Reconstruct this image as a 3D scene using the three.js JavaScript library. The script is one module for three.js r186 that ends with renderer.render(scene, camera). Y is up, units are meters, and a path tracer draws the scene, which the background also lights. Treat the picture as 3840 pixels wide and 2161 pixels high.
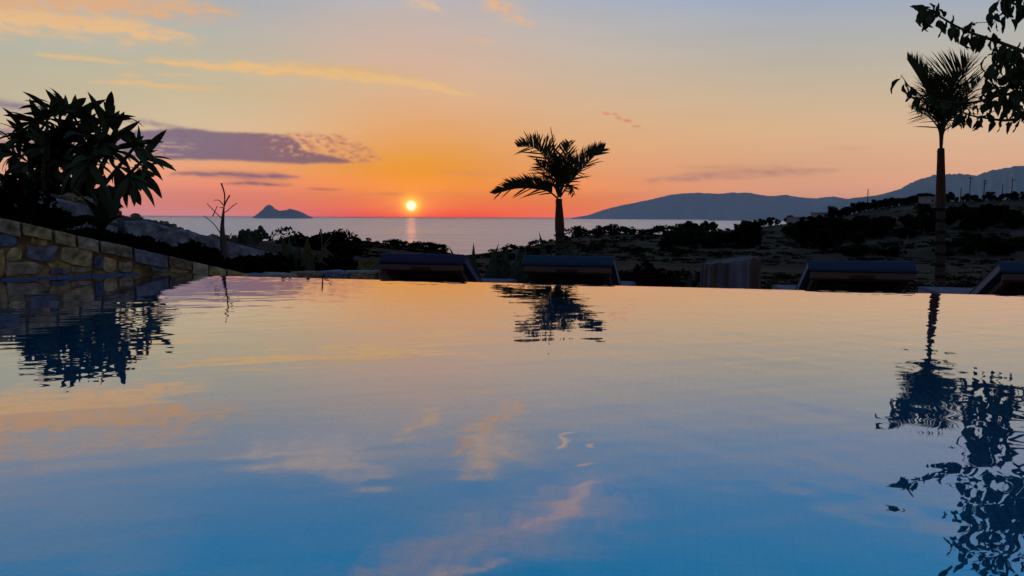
import * as THREE from 'three';
import { RoundedBoxGeometry } from 'three/addons/geometries/RoundedBoxGeometry.js';
import { mergeGeometries } from 'three/addons/utils/BufferGeometryUtils.js';

// ---------------------------------------------------------------- camera, sky, sun, exposure
const scene = new THREE.Scene();
const DEG = Math.PI / 180;
const EYE = new THREE.Vector3(0, 0.4, 0);            // the eye is 0.4 m above the pool's water
const PITCH = Math.atan(177 / 1910), ROLL = 0.277 * DEG;
const camera = new THREE.PerspectiveCamera(2 * Math.atan(725.4 / 1910) / DEG, 16 / 9, 0.05, 90000);
camera.position.copy(EYE);
camera.rotation.set(-PITCH, 0, ROLL, 'YXZ');
const renderer = new THREE.WebGLRenderer({ antialias: true });
renderer.toneMapping = THREE.LinearToneMapping;
renderer.toneMappingExposure = 1.0;
renderer.shadowMap.enabled = true;
const SUN_AZ = -7.56 * DEG, SUN_EL = 0.86 * DEG;
const sunDir = new THREE.Vector3(Math.sin(SUN_AZ) * Math.cos(SUN_EL), Math.sin(SUN_EL), -Math.cos(SUN_AZ) * Math.cos(SUN_EL));
const sun = new THREE.DirectionalLight(new THREE.Color(1.0, 0.26, 0.06), 0.013);
sun.position.copy(sunDir).multiplyScalar(200);
sun.castShadow = true; sun.shadow.mapSize.set(2048, 2048); sun.shadow.radius = 1.2;
Object.assign(sun.shadow.camera, { left: -60, right: 60, top: 40, bottom: -40, near: 1, far: 400 });
scene.add(sun, sun.target);

// ---------------------------------------------------------------- helpers: random, noise, colour
function rng(seed) { let a = seed >>> 0; return () => { a = (a + 0x6d2b79f5) | 0; let t = Math.imul(a ^ (a >>> 15), 1 | a); t = (t + Math.imul(t ^ (t >>> 7), 61 | t)) ^ t; return ((t ^ (t >>> 14)) >>> 0) / 4294967296; }; }
const PERM = (() => { const r = rng(77), p = new Uint8Array(512), q = [...Array(256).keys()]; for (let i = 255; i > 0; i--) { const j = Math.floor(r() * (i + 1)); [q[i], q[j]] = [q[j], q[i]]; } for (let i = 0; i < 512; i++) p[i] = q[i & 255]; return p; })();
const GRAD = [...Array(16).keys()].map((i) => [Math.cos(i * Math.PI / 8), Math.sin(i * Math.PI / 8)]);
function noise2(x, y) {
  const xi = Math.floor(x), yi = Math.floor(y), fx = x - xi, fy = y - yi, X = xi & 255, Y = yi & 255;
  const u = fx * fx * fx * (fx * (fx * 6 - 15) + 10), v = fy * fy * fy * (fy * (fy * 6 - 15) + 10);
  const g = (a, b, dx, dy) => { const q = GRAD[PERM[PERM[a & 255] + (b & 255)] & 15]; return q[0] * dx + q[1] * dy; };
  const n0 = g(X, Y, fx, fy), n1 = g(X + 1, Y, fx - 1, fy), n2 = g(X, Y + 1, fx, fy - 1), n3 = g(X + 1, Y + 1, fx - 1, fy - 1);
  return 1.5 * ((n0 + u * (n1 - n0)) * (1 - v) + (n2 + u * (n3 - n2)) * v);
}
function fbm(x, y, o = 4) { let s = 0, a = 0.5, f = 1; for (let i = 0; i < o; i++) { s += a * noise2(x * f + i * 17.3, y * f - i * 9.1); a *= 0.5; f *= 2.03; } return s; }
const clamp = (x, a = 0, b = 1) => Math.min(b, Math.max(a, x));
const smooth = (a, b, x) => { const t = clamp((x - a) / (b - a)); return t * t * (3 - 2 * t); };
const lerp = (a, b, t) => a + (b - a) * t;
const lin1 = (c) => (c <= 0.04045 ? c / 12.92 : ((c + 0.055) / 1.055) ** 2.4);
const lin = (r, g, b) => [lin1(r / 255), lin1(g / 255), lin1(b / 255)];

// ---------------------------------------------------------------- the sky: evening air and clouds as seen from here
const SKY_EL = [0, 0.8, 2, 3.5, 6, 9, 12, 15, 20, 27, 45, 90];
const SKY = [
  [-180, [[152, 130, 142], [154, 130, 141], [157, 131, 141], [160, 134, 142], [160, 137, 147], [152, 137, 152], [142, 135, 156], [130, 131, 158], [112, 123, 158], [92, 112, 154], [46, 80, 136], [32, 64, 118]]],
  [-110, [[166, 136, 142], [168, 138, 142], [170, 141, 142], [170, 144, 144], [164, 146, 150], [154, 144, 154], [144, 142, 158], [134, 140, 162], [118, 134, 166], [98, 124, 164], [48, 86, 144], [32, 64, 118]]],
  [-60, [[225, 165, 162], [228, 168, 160], [226, 172, 156], [218, 175, 152], [194, 170, 150], [176, 169, 157], [158, 166, 168], [148, 163, 182], [114, 154, 202], [58, 150, 222], [46, 96, 164], [32, 64, 118]]],
  [-34, [[254, 176, 179], [279, 175, 161], [270, 184, 151], [249, 188, 149], [214, 193, 161], [196, 188, 163], [179, 184, 177], [172, 178, 190], [104, 170, 224], [46, 172, 242], [46, 96, 164], [32, 64, 118]]],
  [-20, [[279, 157, 157], [289, 154, 121], [293, 167, 120], [268, 183, 122], [236, 199, 157], [211, 192, 157], [195, 187, 172], [172, 179, 189], [110, 170, 223], [46, 172, 242], [46, 96, 164], [32, 64, 118]]],
  [-7.6, [[321, 60, 7], [319, 133, 7], [307, 170, 7], [268, 168, 7], [248, 176, 104], [233, 186, 145], [216, 185, 165], [195, 184, 182], [122, 171, 218], [46, 172, 242], [46, 96, 164], [32, 64, 118]]],
  [5, [[312, 142, 96], [307, 149, 58], [296, 172, 82], [262, 175, 109], [242, 184, 131], [222, 188, 154], [204, 188, 173], [179, 182, 191], [114, 171, 223], [46, 172, 242], [46, 96, 164], [32, 64, 118]]],
  [18, [[285, 190, 150], [290, 192, 146], [272, 186, 140], [246, 181, 136], [235, 189, 144], [211, 188, 159], [188, 183, 176], [163, 177, 199], [106, 171, 227], [46, 172, 242], [46, 96, 164], [32, 64, 118]]],
  [34, [[278, 188, 158], [285, 194, 154], [268, 190, 150], [248, 189, 150], [228, 192, 158], [202, 187, 165], [179, 182, 181], [152, 170, 200], [100, 169, 228], [46, 172, 242], [46, 96, 164], [32, 64, 118]]],
  [60, [[225, 165, 162], [228, 168, 160], [226, 172, 156], [218, 175, 152], [194, 170, 150], [176, 169, 157], [158, 166, 168], [148, 163, 182], [108, 152, 206], [58, 150, 222], [46, 96, 164], [32, 64, 118]]],
  [110, [[166, 136, 142], [168, 138, 142], [170, 141, 142], [170, 144, 144], [164, 146, 150], [154, 144, 154], [144, 142, 158], [134, 140, 162], [118, 134, 166], [98, 124, 164], [48, 86, 144], [32, 64, 118]]],
];
SKY.push([180, SKY[0][1]]);
for (const c of SKY) c[1] = c[1].map((q) => lin(...q));
function crom(a, b, c, d, t) { return b + 0.5 * t * (c - a + t * (2 * a - 5 * b + 4 * c - d + t * (3 * (b - c) + d - a))); }
function skyColumn(col, el, out) {
  let k = 0; while (k < SKY_EL.length - 2 && el > SKY_EL[k + 1]) k++;
  const t = clamp((el - SKY_EL[k]) / (SKY_EL[k + 1] - SKY_EL[k]));
  const a = col[Math.max(0, k - 1)], b = col[k], c = col[k + 1], d = col[Math.min(SKY_EL.length - 1, k + 2)];
  for (let i = 0; i < 3; i++) { const lo = Math.min(b[i], c[i]), hi = Math.max(b[i], c[i]), v = crom(a[i], b[i], c[i], d[i], t); out[i] = clamp(v, lo * 0.94, hi * 1.06); }
  return out;
}
// clouds: [points (azimuth, elevation in degrees), half width, colour, strength, streak length, raggedness]
const CL = (pts, w, col, s, fx = 0.35, fy = 2.4, rag = 0.5) => ({ pts, w, col: lin(...col), s, fx, fy, rag, box: [Math.min(...pts.map((p) => p[0])) - 4 - w * 3, Math.max(...pts.map((p) => p[0])) + 4 + w * 3, Math.min(...pts.map((p) => p[1])) - w * 3.5, Math.max(...pts.map((p) => p[1])) + w * 3.5] });
const CLOUDS = [
  CL([[-36, 6.75], [-33.57, 6.82], [-31.6, 6.74]], 0.34, [150, 132, 145], 0.85),
  CL([[-36, 5.05], [-33.65, 5.2], [-32, 5.15]], 0.3, [152, 130, 145], 0.75),
  CL([[-27.5, 6.35], [-25.1, 6.2], [-23.2, 5.95]], 0.2, [160, 142, 145], 0.6, 0.7, 3, 0.9),
  CL([[-23.8, 2.9], [-20.7, 2.92], [-17.3, 2.84], [-15.9, 2.84]], 0.3, [152, 108, 122], 0.9, 0.3, 2.6, 0.5),
  CL([[-20.7, 2.3], [-18.6, 2.32], [-16.2, 2.27]], 0.17, [165, 108, 112], 0.8, 0.35, 3, 0.6),
  CL([[-15.3, 2.03], [-12.7, 1.97]], 0.1, [190, 108, 88], 0.7, 0.4, 3, 0.6),
  CL([[-31.4, 9.98], [-29.2, 10.04], [-26, 9.92]], 0.17, [236, 196, 138], 0.9, 0.5, 3, 0.6),
  CL([[-25, 10.3], [-20.5, 10.2], [-15.2, 10.3], [-11.3, 10.12], [-7.3, 9.75], [-3.2, 8.95]], 0.4, [243, 196, 134], 1.25, 0.4, 2.4, 0.7),
  CL([[-16, 10.6], [-11, 10.5], [-7, 10.2]], 0.45, [226, 186, 132], 0.5, 0.4, 2.2, 0.9),
  CL([[-28.6, 8.62], [-26.2, 8.75], [-23.8, 8.66], [-20.9, 8.7]], 0.2, [236, 196, 140], 0.85, 0.45, 2.8, 0.7),
  CL([[-27, 9.12], [-25.6, 9.2]], 0.15, [234, 194, 142], 0.75, 0.6, 3, 0.8),
  CL([[-25.2, 9.35], [-22.2, 9.56]], 0.13, [224, 194, 150], 0.6, 0.5, 3, 0.8),
  CL([[-46, 11.4], [-36, 11.85], [-33.3, 11.95], [-30.2, 12.1], [-26.8, 12.12], [-23.4, 11.8]], 0.95, [238, 194, 142], 1.15, 0.3, 1.5, 0.65),
  CL([[-48, 12.6], [-36, 13.0], [-29, 13.5], [-24, 13.75], [-20.5, 13.7]], 1.0, [228, 180, 136], 0.95, 0.25, 1.3, 0.8),
  CL([[-50, 14.6], [-36, 15.0], [-28, 15.2], [-22, 15.0]], 0.6, [214, 182, 160], 0.6, 0.25, 1.2, 1.0),
  CL([[-9, 16.3], [-6.7, 15.16], [-5.3, 14.7]], 0.34, [232, 196, 156], 0.7, 0.5, 1.6, 0.9),
  CL([[-4.5, 17.5], [-2.5, 16.1], [-0.9, 14.97], [1, 13.8]], 0.5, [232, 186, 146], 0.75, 0.5, 1.6, 0.9),
  CL([[-4, 12.95], [-1.3, 12.65]], 0.16, [228, 188, 142], 0.5, 0.5, 3, 0.8),
  CL([[6.7, 7.68], [7.1, 7.62]], 0.09, [232, 138, 102], 1.3, 1.2, 3, 0.4),
  CL([[7.4, 7.62], [7.75, 7.56]], 0.08, [232, 138, 102], 1.2, 1.2, 3, 0.4),
  CL([[7.7, 7.34], [8.0, 7.28]], 0.09, [232, 138, 104], 1.3, 1.2, 3, 0.4),
  CL([[8.2, 7.16], [8.7, 7.06]], 0.1, [230, 138, 104], 1.3, 1.2, 3, 0.4),
  CL([[8.9, 6.72], [9.4, 6.66]], 0.08, [226, 138, 106], 1.2, 1.2, 3, 0.4),
  CL([[10.3, 2.75], [14.3, 3.15], [17.6, 3.34], [22.6, 3.28]], 0.42, [204, 143, 124], 0.6, 0.3, 1.6, 0.6),
  CL([[12.4, 3.75], [16.6, 3.72]], 0.16, [230, 164, 116], 0.7, 0.4, 3, 0.8),
  CL([[15.5, 2.9], [18.6, 3.0]], 0.1, [228, 160, 118], 0.6, 0.4, 3, 0.8),
  CL([[22, 4.95], [25, 4.7]], 0.11, [222, 172, 132], 0.5, 0.4, 3, 0.8),
  CL([[-5.6, 3.35], [-0.8, 3.15]], 0.14, [240, 160, 88], 0.5, 0.4, 3, 0.8),
  CL([[-10, 1.7], [-7.9, 1.75]], 0.06, [226, 112, 34], 0.6, 0.6, 4, 0.6),
  CL([[-9.6, 0.72], [-6.4, 0.66]], 0.08, [232, 84, 36], 0.6, 0.6, 4, 0.6),
  // higher than the frame: seen in the pool
  CL([[-2.6, 16.4], [-1.8, 17.4], [-3.2, 18.8]], 1.1, [224, 198, 178], 0.95, 0.3, 1.0, 0.5),
  CL([[-20, 16.8], [-14.5, 17.2], [-10.5, 18.8]], 1.3, [212, 198, 194], 0.95, 0.3, 1.0, 0.5),
  CL([[7, 19.2], [4.5, 21.4], [0, 23], [-6, 24.6], [-13, 26.4]], 1.9, [182, 186, 212], 0.85, 0.25, 0.8, 0.45),
  CL([[6.2, 19.9], [4.2, 21.6], [1, 22.5]], 0.5, [220, 198, 204], 0.9, 0.4, 1.2, 0.7),
  CL([[-12, 27.2], [-5, 26.0], [-1, 25.2]], 0.6, [214, 200, 206], 0.85, 0.4, 1.2, 0.7),
  CL([[3.6, 17.2], [4.8, 16.5]], 0.17, [240, 206, 178], 1.1, 1.6, 3, 0.8),
  CL([[5.0, 18.4], [6.4, 17.7]], 0.2, [234, 200, 180], 1.0, 1.6, 3, 0.8),
];
// the violet bank of cloud left of the sun and its broken, lit end: upper and lower outline (azimuth, elevation)
const BANK = { top: [[-29.15, 4.72], [-27.7, 5.37], [-26.22, 5.71], [-25.02, 5.81], [-23.29, 6.03], [-21.91, 5.96], [-20.95, 5.87], [-18.0, 5.89], [-16.31, 5.78], [-15.64, 5.38], [-15.17, 4.77], [-13.92, 4.52], [-12.52, 4.23], [-11.53, 3.96]], bot: [[-29.2, 3.64], [-26.29, 3.77], [-23.86, 3.82], [-20.68, 3.88], [-17.37, 3.8], [-15.33, 3.74], [-13.94, 3.86], [-12.53, 3.87], [-11.53, 3.96]] };
const FRAY = { top: [[-18.33, 5.87], [-17.19, 5.88], [-15.62, 6.06], [-14.59, 6.13], [-12.64, 6.0], [-11.09, 5.43], [-10.24, 4.92], [-9.6, 4.32]], bot: [[-18.36, 4.5], [-16.68, 4.55], [-15.17, 4.59], [-13.93, 4.34], [-12.53, 4.05], [-11.54, 3.89], [-10.39, 4.02], [-9.6, 4.25]] };
const outlineAt = (pts, a) => { let k = 0; while (k < pts.length - 2 && a > pts[k + 1][0]) k++; return lerp(pts[k][1], pts[k + 1][1], clamp((a - pts[k][0]) / (pts[k + 1][0] - pts[k][0]))); };
const BANK_L = lin(136, 116, 136), BANK_R = lin(150, 106, 112), LIT = lin(236, 158, 108), FRAY_D = lin(176, 112, 108);
function bankInto(tmp, az, el) {
  if (az < -38 || az > -7.5 || el < 2.6 || el > 6.9) return;
  const f1 = fbm(az * 1.1, el * 3.2, 4), f2 = fbm(az * 3.1 + 9, el * 7.5, 4);
  if (az > -19.5) { // torn end, lit from below the horizon's glow
    const t = outlineAt(FRAY.top, az) + 0.1 * f2, b = outlineAt(FRAY.bot, az), m = smooth(t + 0.05, t - 0.25, el) * smooth(b - 0.1, b + 0.12, el) * smooth(-19.5, -17, az) * (1 - smooth(-10.2, -8.8, az + f1));
    const c1 = smooth(-0.22, 0.22, fbm(az * 1.5 + el * 1.5 + 4, el * 4.4 - az * 0.8, 5)), k = m * c1 * 0.9, w = smooth(-0.25, 0.3, fbm(az * 2.2 - 5, el * 5 + az, 4) + 0.1);
    for (let q = 0; q < 3; q++) tmp[q] = lerp(tmp[q], lerp(FRAY_D[q], LIT[q], w), k);
  }
  const t = outlineAt(BANK.top, az) + 0.09 * f2 + 0.06 * f1, b = outlineAt(BANK.bot, az) + 0.05 * f1, left = smooth(-36, -29, az + 3 * f1), right = 1 - smooth(-10.9, -10.0, az);
  let k = smooth(t + 0.06, t - 0.14, el) * smooth(b - 0.1, b + 0.14, el) * right * lerp(0.5, 0.97, left);
  k *= 1 - 0.8 * smooth(0.05, 0.28, fbm(az * 0.9 + 3, el * 9 + 2, 4)) * (1 - smooth(-25, -21.5, az)) * smooth(5.4, 4.7, el);
  k *= 1 - 0.75 * smooth(0.1, 0.3, fbm(az * 1.7 - 6, el * 5 - az * 0.8, 4)) * smooth(-18.5, -16, az) * smooth(4.2, 4.5, el);
  const x = smooth(-26, -13, az); for (let q = 0; q < 3; q++) tmp[q] = lerp(tmp[q], lerp(BANK_L[q], BANK_R[q], x) * (1 + 0.08 * f1), clamp(k));
}
function makeSky(w, h) {
  const data = new Float32Array(w * h * 4), tmp = [0, 0, 0], cols = SKY.map(() => [0, 0, 0]);
  const halfRow = h / 2;
  for (let j = 0; j < h; j++) {
    if (j < halfRow) { for (let i = 0; i < w; i++) { const k = (j * w + i) * 4; data[k] = 0.1; data[k + 1] = 0.08; data[k + 2] = 0.09; data[k + 3] = 1; } continue; }
    const el = ((j + 0.5) / h - 0.5) * 180;
    SKY.forEach((c, n) => skyColumn(c[1], el, cols[n]));
    const rowClouds = CLOUDS.filter((c) => el > c.box[2] && el < c.box[3]);
    for (let i = 0; i < w; i++) {
      let az = ((i + 0.5) / w) * 360 - 180 + 90; if (az > 180) az -= 360; // forward (-z) is azimuth 0, right positive
      let n = 0; while (n < SKY.length - 2 && az > SKY[n + 1][0]) n++;
      const t = (az - SKY[n][0]) / (SKY[n + 1][0] - SKY[n][0]);
      const L = SKY.length - 1, A = cols[n > 0 ? n - 1 : L - 1], B = cols[n], C = cols[n + 1], D = cols[n + 2 <= L ? n + 2 : 1];
      for (let q = 0; q < 3; q++) tmp[q] = clamp(crom(A[q], B[q], C[q], D[q], t), Math.min(B[q], C[q]) * 0.96, Math.max(B[q], C[q]) * 1.04);
      // faint unevenness of the air
      const un = 1 + 0.035 * fbm(az * 0.12 + 3, el * 0.9, 3); for (let q = 0; q < 3; q++) tmp[q] *= un;
      // thin high veil, everywhere above 12 degrees
      if (el > 11) {
        const s = 1 / Math.max(0.15, Math.sin(el * DEG)), X = Math.sin(az * DEG) * Math.cos(el * DEG) * s, Z = Math.cos(az * DEG) * Math.cos(el * DEG) * s;
        const v = smooth(0.02, 0.5, fbm(X * 0.9 + 0.35 * Z + 4, Z * 1.7 - 2, 5) + 0.1) * smooth(11, 17, el) * 0.26;
        const m = (tmp[0] + tmp[1] + tmp[2]) / 3;
        tmp[0] = lerp(tmp[0], m * 1.1, v); tmp[1] = lerp(tmp[1], m * 1.1, v); tmp[2] = lerp(tmp[2], m * 1.2, v);
      }
      bankInto(tmp, az, el);
      for (const c of rowClouds) {
        if (az < c.box[0] || az > c.box[1]) continue;
        const wx = az + 0.9 * c.w * c.rag * fbm(az * 0.9 + c.s * 31, el * 1.4, 3), wy = el + 1.1 * c.w * c.rag * fbm(az * 0.55 - 7, el * 1.9 + c.w * 50, 4);
        let d = 1e9, along = 0;
        for (let p = 0; p < c.pts.length - 1; p++) {
          const [x0, y0] = c.pts[p], [x1, y1] = c.pts[p + 1], dx = x1 - x0, dy = y1 - y0;
          const q = clamp(((wx - x0) * dx + (wy - y0) * dy) / (dx * dx + dy * dy));
          const dd = Math.hypot((wx - x0 - q * dx) * 0.3, wy - y0 - q * dy); if (dd < d) { d = dd; along = (p + q) / (c.pts.length - 1); }
        }
        const taper = 0.3 + 0.7 * Math.pow(Math.sin(Math.PI * clamp(along, 0.02, 0.98)), 0.6), edge = Math.exp(-1.5 * (d / (c.w * taper)) ** 2);
        if (edge < 0.01) continue;
        const st = fbm(az * c.fx * 3 + c.w * 9, el * c.fy * 1.6 + az * 0.2, 5);
        const m = edge * (1 - c.rag * 0.6 + c.rag * clamp(0.75 + 1.7 * st, 0, 1.5)) * c.s * (0.45 + 0.55 * taper);
        const k = clamp(m); for (let q = 0; q < 3; q++) tmp[q] = lerp(tmp[q], c.col[q], k);
      }
      // the sun's disc and the glow of the air round it
      let da = (az - SUN_AZ / DEG) , de = el - SUN_EL / DEG;
      if (Math.abs(da) < 12 && el < 12) {
        const r = Math.hypot(da, de);
        const disc = 1 - smooth(0.22, 0.46, r), halo = Math.exp(-((r / 0.62) ** 2)) * 1.3 + 0.6 * Math.exp(-Math.hypot(da * 0.6, de * 1.3) / 0.7);
        tmp[0] += halo * 0.9; tmp[1] += halo * 0.75; tmp[2] += halo * 0.02;
        const glow = Math.exp(-((r / 3.2) ** 2)); tmp[0] += glow * 0.05; tmp[1] += glow * 0.03;
        tmp[0] = lerp(tmp[0], 2.6, disc); tmp[1] = lerp(tmp[1], 2.2, disc); tmp[2] = lerp(tmp[2], 1.5, disc);
      }
      const k = (j * w + i) * 4; data[k] = tmp[0]; data[k + 1] = tmp[1]; data[k + 2] = tmp[2]; data[k + 3] = 1;
    }
  }
  const tex = new THREE.DataTexture(data, w, h, THREE.RGBAFormat, THREE.FloatType);
  tex.mapping = THREE.EquirectangularReflectionMapping; tex.magFilter = THREE.LinearFilter; tex.minFilter = THREE.LinearFilter; tex.needsUpdate = true;
  return tex;
}
const skyTexture = makeSky(4096, 2048);
scene.background = skyTexture; scene.environment = skyTexture;
console.log('sky done');

// ---------------------------------------------------------------- helpers: places, naming, meshes
// a point seen along a direction at a given distance ahead, and a point where a direction meets a level
function ray(px, py) {
  const u = px - 1288, v = py - 725.4, c = Math.cos(ROLL), s = Math.sin(ROLL), x = u * c + v * s, y = -(-u * s + v * c), z = -1910;
  const cp = Math.cos(-PITCH), sp = Math.sin(-PITCH);
  return new THREE.Vector3(x, y * cp - z * sp, y * sp + z * cp);
}
const at = (px, py, ahead) => { const d = ray(px, py); return EYE.clone().addScaledVector(d, ahead / -d.z); };
const onLevel = (px, py, y) => { const d = ray(px, py); return EYE.clone().addScaledVector(d, (y - EYE.y) / d.y); };
const V = (x, y, z) => new THREE.Vector3(x, y, z);
const taken = {};
function numbered(name) { const n = taken[name] = (taken[name] ?? -1) + 1; return n ? `${name}_${String(n).padStart(3, '0')}` : name; }
function mesh(name, geometry, material, parent) {
  const m = new THREE.Mesh(geometry, material); m.name = parent ? name : numbered(name); m.castShadow = m.receiveShadow = true;
  (parent ?? scene).add(m); return m;
}
function tag(o, label, category, group) { o.userData = { ...o.userData, label, category }; if (group) o.userData.group = group; return o; }
function structure(name, geometry, material) { const m = mesh(name, geometry, material); m.userData = { kind: 'structure' }; return m; }
function thing(name, label, category, pos = V(0, 0, 0), turn = 0, group) {
  const o = new THREE.Group(); o.name = numbered(name); o.position.copy(pos); o.rotation.y = turn; scene.add(o); return tag(o, label, category, group);
}
function copyOf(o, label, group, category) { const c = o.clone(); c.name = numbered(o.name.replace(/_\d{3}$/, '')); scene.add(c); c.userData = { ...o.userData }; return tag(c, label, category ?? o.userData.category, group); }
const std = (r, g, b, roughness = 0.9, extra = {}) => new THREE.MeshPhysicalMaterial({ color: new THREE.Color().setRGB(r, g, b), roughness, specularIntensity: roughness >= 0.95 ? 0.05 : roughness >= 0.85 ? 0.3 : 1, ...extra });
const leafStd = (r, g, b) => new THREE.MeshPhysicalMaterial({ color: new THREE.Color().setRGB(r, g, b), roughness: 0.9, specularIntensity: 0.12 });
function geo(pos, idx, { uv, normal, color } = {}) {
  const g = new THREE.BufferGeometry(); g.setAttribute('position', new THREE.Float32BufferAttribute(pos, 3)); if (idx) g.setIndex(idx);
  if (uv) g.setAttribute('uv', new THREE.Float32BufferAttribute(uv, 2)); if (color) g.setAttribute('color', new THREE.Float32BufferAttribute(color, 3));
  if (normal) g.setAttribute('normal', new THREE.Float32BufferAttribute(normal, 3)); else g.computeVertexNormals();
  return g;
}
function grainTexture(w, h, f, rep = [1, 1]) { // grey grain texture from a function of u, v in 0..1
  const d = new Uint8Array(w * h * 4);
  for (let j = 0; j < h; j++) for (let i = 0; i < w; i++) { const c = f(i / w, j / h), k = (j * w + i) * 4; const a = Array.isArray(c) ? c : [c, c, c]; d[k] = clamp(a[0]) * 255; d[k + 1] = clamp(a[1]) * 255; d[k + 2] = clamp(a[2]) * 255; d[k + 3] = 255; }
  const t = new THREE.DataTexture(d, w, h); t.wrapS = t.wrapT = THREE.MirroredRepeatWrapping; t.magFilter = THREE.LinearFilter; t.repeat.set(...rep); t.needsUpdate = true; return t;
}
// ---------------------------------------------------------------- the sea, far land and haze
const SEA_Y = -30;
{
  const rings = [0, 60, 140, 260, 420, 650, 1000, 1600, 2600, 4200, 7000, 12000, 20000, 36000], n = 96, pos = [], idx = [], uv = [];
  rings.forEach((r, k) => { for (let i = 0; i <= n; i++) { const a = i / n * 2 * Math.PI; pos.push(r * Math.sin(a), 0, -r * Math.cos(a)); uv.push(r * Math.sin(a) / 3000, r * Math.cos(a) / 900); } });
  for (let k = 0; k < rings.length - 1; k++) for (let i = 0; i < n; i++) { const a = k * (n + 1) + i, b = a + n + 1; idx.push(a, a + 1, b, b, a + 1, b + 1); }
  // wind lanes: calmer and rougher streaks of water
  const lanes = grainTexture(512, 512, (u, v) => { const a = Math.sin(u * 2 * Math.PI), b = Math.cos(u * 2 * Math.PI); return 0.62 + 0.3 * fbm(a * 1.3 + 5, v * 8 + b * 1.2, 4); });
  const m = new THREE.MeshPhysicalMaterial({ color: new THREE.Color().setRGB(0.06, 0.075, 0.09), roughness: 0.5, roughnessMap: lanes, ior: 2.3, clearcoat: 1, clearcoatRoughness: 0.36 });
  const sea = structure('sea', geo(pos, idx, { uv }), m); sea.position.y = SEA_Y;
}
function ridgeLand(name, skyline, D, depth, seed, material, rough = 1) {
  // skyline: directions of the crest; the land falls from it to the sea towards us and behind
  const pts = skyline.map(([px, py]) => { const d = ray(px, py); const k = D / Math.hypot(d.x, d.z); return [Math.atan2(d.x, -d.z), EYE.y + d.y * k]; });
  const nA = 260, nR = 34, pos = [], idx = [], a0 = pts[0][0], a1 = pts[pts.length - 1][0];
  const crest = (a) => { let k = 0; while (k < pts.length - 2 && a > pts[k + 1][0]) k++; return lerp(pts[k][1], pts[k + 1][1], clamp((a - pts[k][0]) / (pts[k + 1][0] - pts[k][0]))); };
  for (let j = 0; j <= nR; j++) for (let i = 0; i <= nA; i++) {
    const a = lerp(a0, a1, i / nA), t = j / nR * 2 - 1; // -1 near foot, 0 crest, 1 far foot
    const h = (crest(a) - SEA_Y) * (1 + rough * (0.05 * fbm(a * 55 + seed, seed, 4) + 0.03 * fbm(a * 260 + seed, 2, 3))), r = D + t * depth * (1 + 0.35 * noise2(a * 40 + seed, seed));
    const fold = 1 - Math.abs(noise2(a * 90 + seed, t * 1.6 + seed)), shape = Math.pow(1 - Math.abs(t), 1.15);
    let y = SEA_Y + h * shape * (1 - rough * 0.28 * Math.abs(t) * 2.4 * (1 - Math.abs(t)) * (1 - fold)) + rough * h * 0.07 * Math.abs(t) * fbm(a * 160, t * 5 + seed, 3);
    if (j === 0 || j === nR || i === 0 || i === nA) y = SEA_Y - 8;
    pos.push(r * Math.sin(a), y, -r * Math.cos(a));
  }
  for (let j = 0; j < nR; j++) for (let i = 0; i < nA; i++) { const a = j * (nA + 1) + i, b = a + nA + 1; idx.push(a, a + 1, b, b, a + 1, b + 1); }
  return structure(name, geo(pos, idx), material);
}
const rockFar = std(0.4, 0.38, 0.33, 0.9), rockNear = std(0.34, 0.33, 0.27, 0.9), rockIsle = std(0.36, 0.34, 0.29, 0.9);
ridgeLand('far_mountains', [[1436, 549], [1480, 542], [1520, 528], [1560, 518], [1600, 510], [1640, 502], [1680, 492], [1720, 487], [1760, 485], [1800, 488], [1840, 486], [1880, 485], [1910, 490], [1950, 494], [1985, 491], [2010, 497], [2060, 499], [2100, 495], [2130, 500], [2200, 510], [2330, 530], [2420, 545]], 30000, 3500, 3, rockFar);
ridgeLand('mountain_peak', [[2180, 520], [2230, 495], [2260, 478], [2290, 462], [2320, 450], [2350, 441], [2380, 438], [2420, 437], [2445, 441], [2520, 450], [2650, 470], [2760, 540]], 22000, 3000, 11, rockNear);
ridgeLand('mountain_range', [[1780, 550], [1820, 548.5], [1880, 541], [1910, 536], [1960, 538], [2000, 530], [2050, 522], [2100, 510], [2140, 500], [2200, 493], [2270, 476], [2330, 468], [2370, 465], [2400, 458], [2430, 452], [2460, 442], [2500, 430], [2540, 420], [2560, 416], [2580, 418], [2680, 426], [2850, 440], [3000, 470], [3100, 540]], 16000, 3000, 23, rockNear);
ridgeLand('island', [[634, 547], [648, 538], [660, 528], [665, 521], [675, 515], [683, 518], [692, 527], [703, 531], [720, 529], [728, 525], [738, 528], [750, 531], [762, 536], [775, 543], [786, 547]], 14000, 420, 31, rockIsle);
scene.fog = new THREE.FogExp2(new THREE.Color(1.0, 0.95, 0.84), 1.8e-5);

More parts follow.
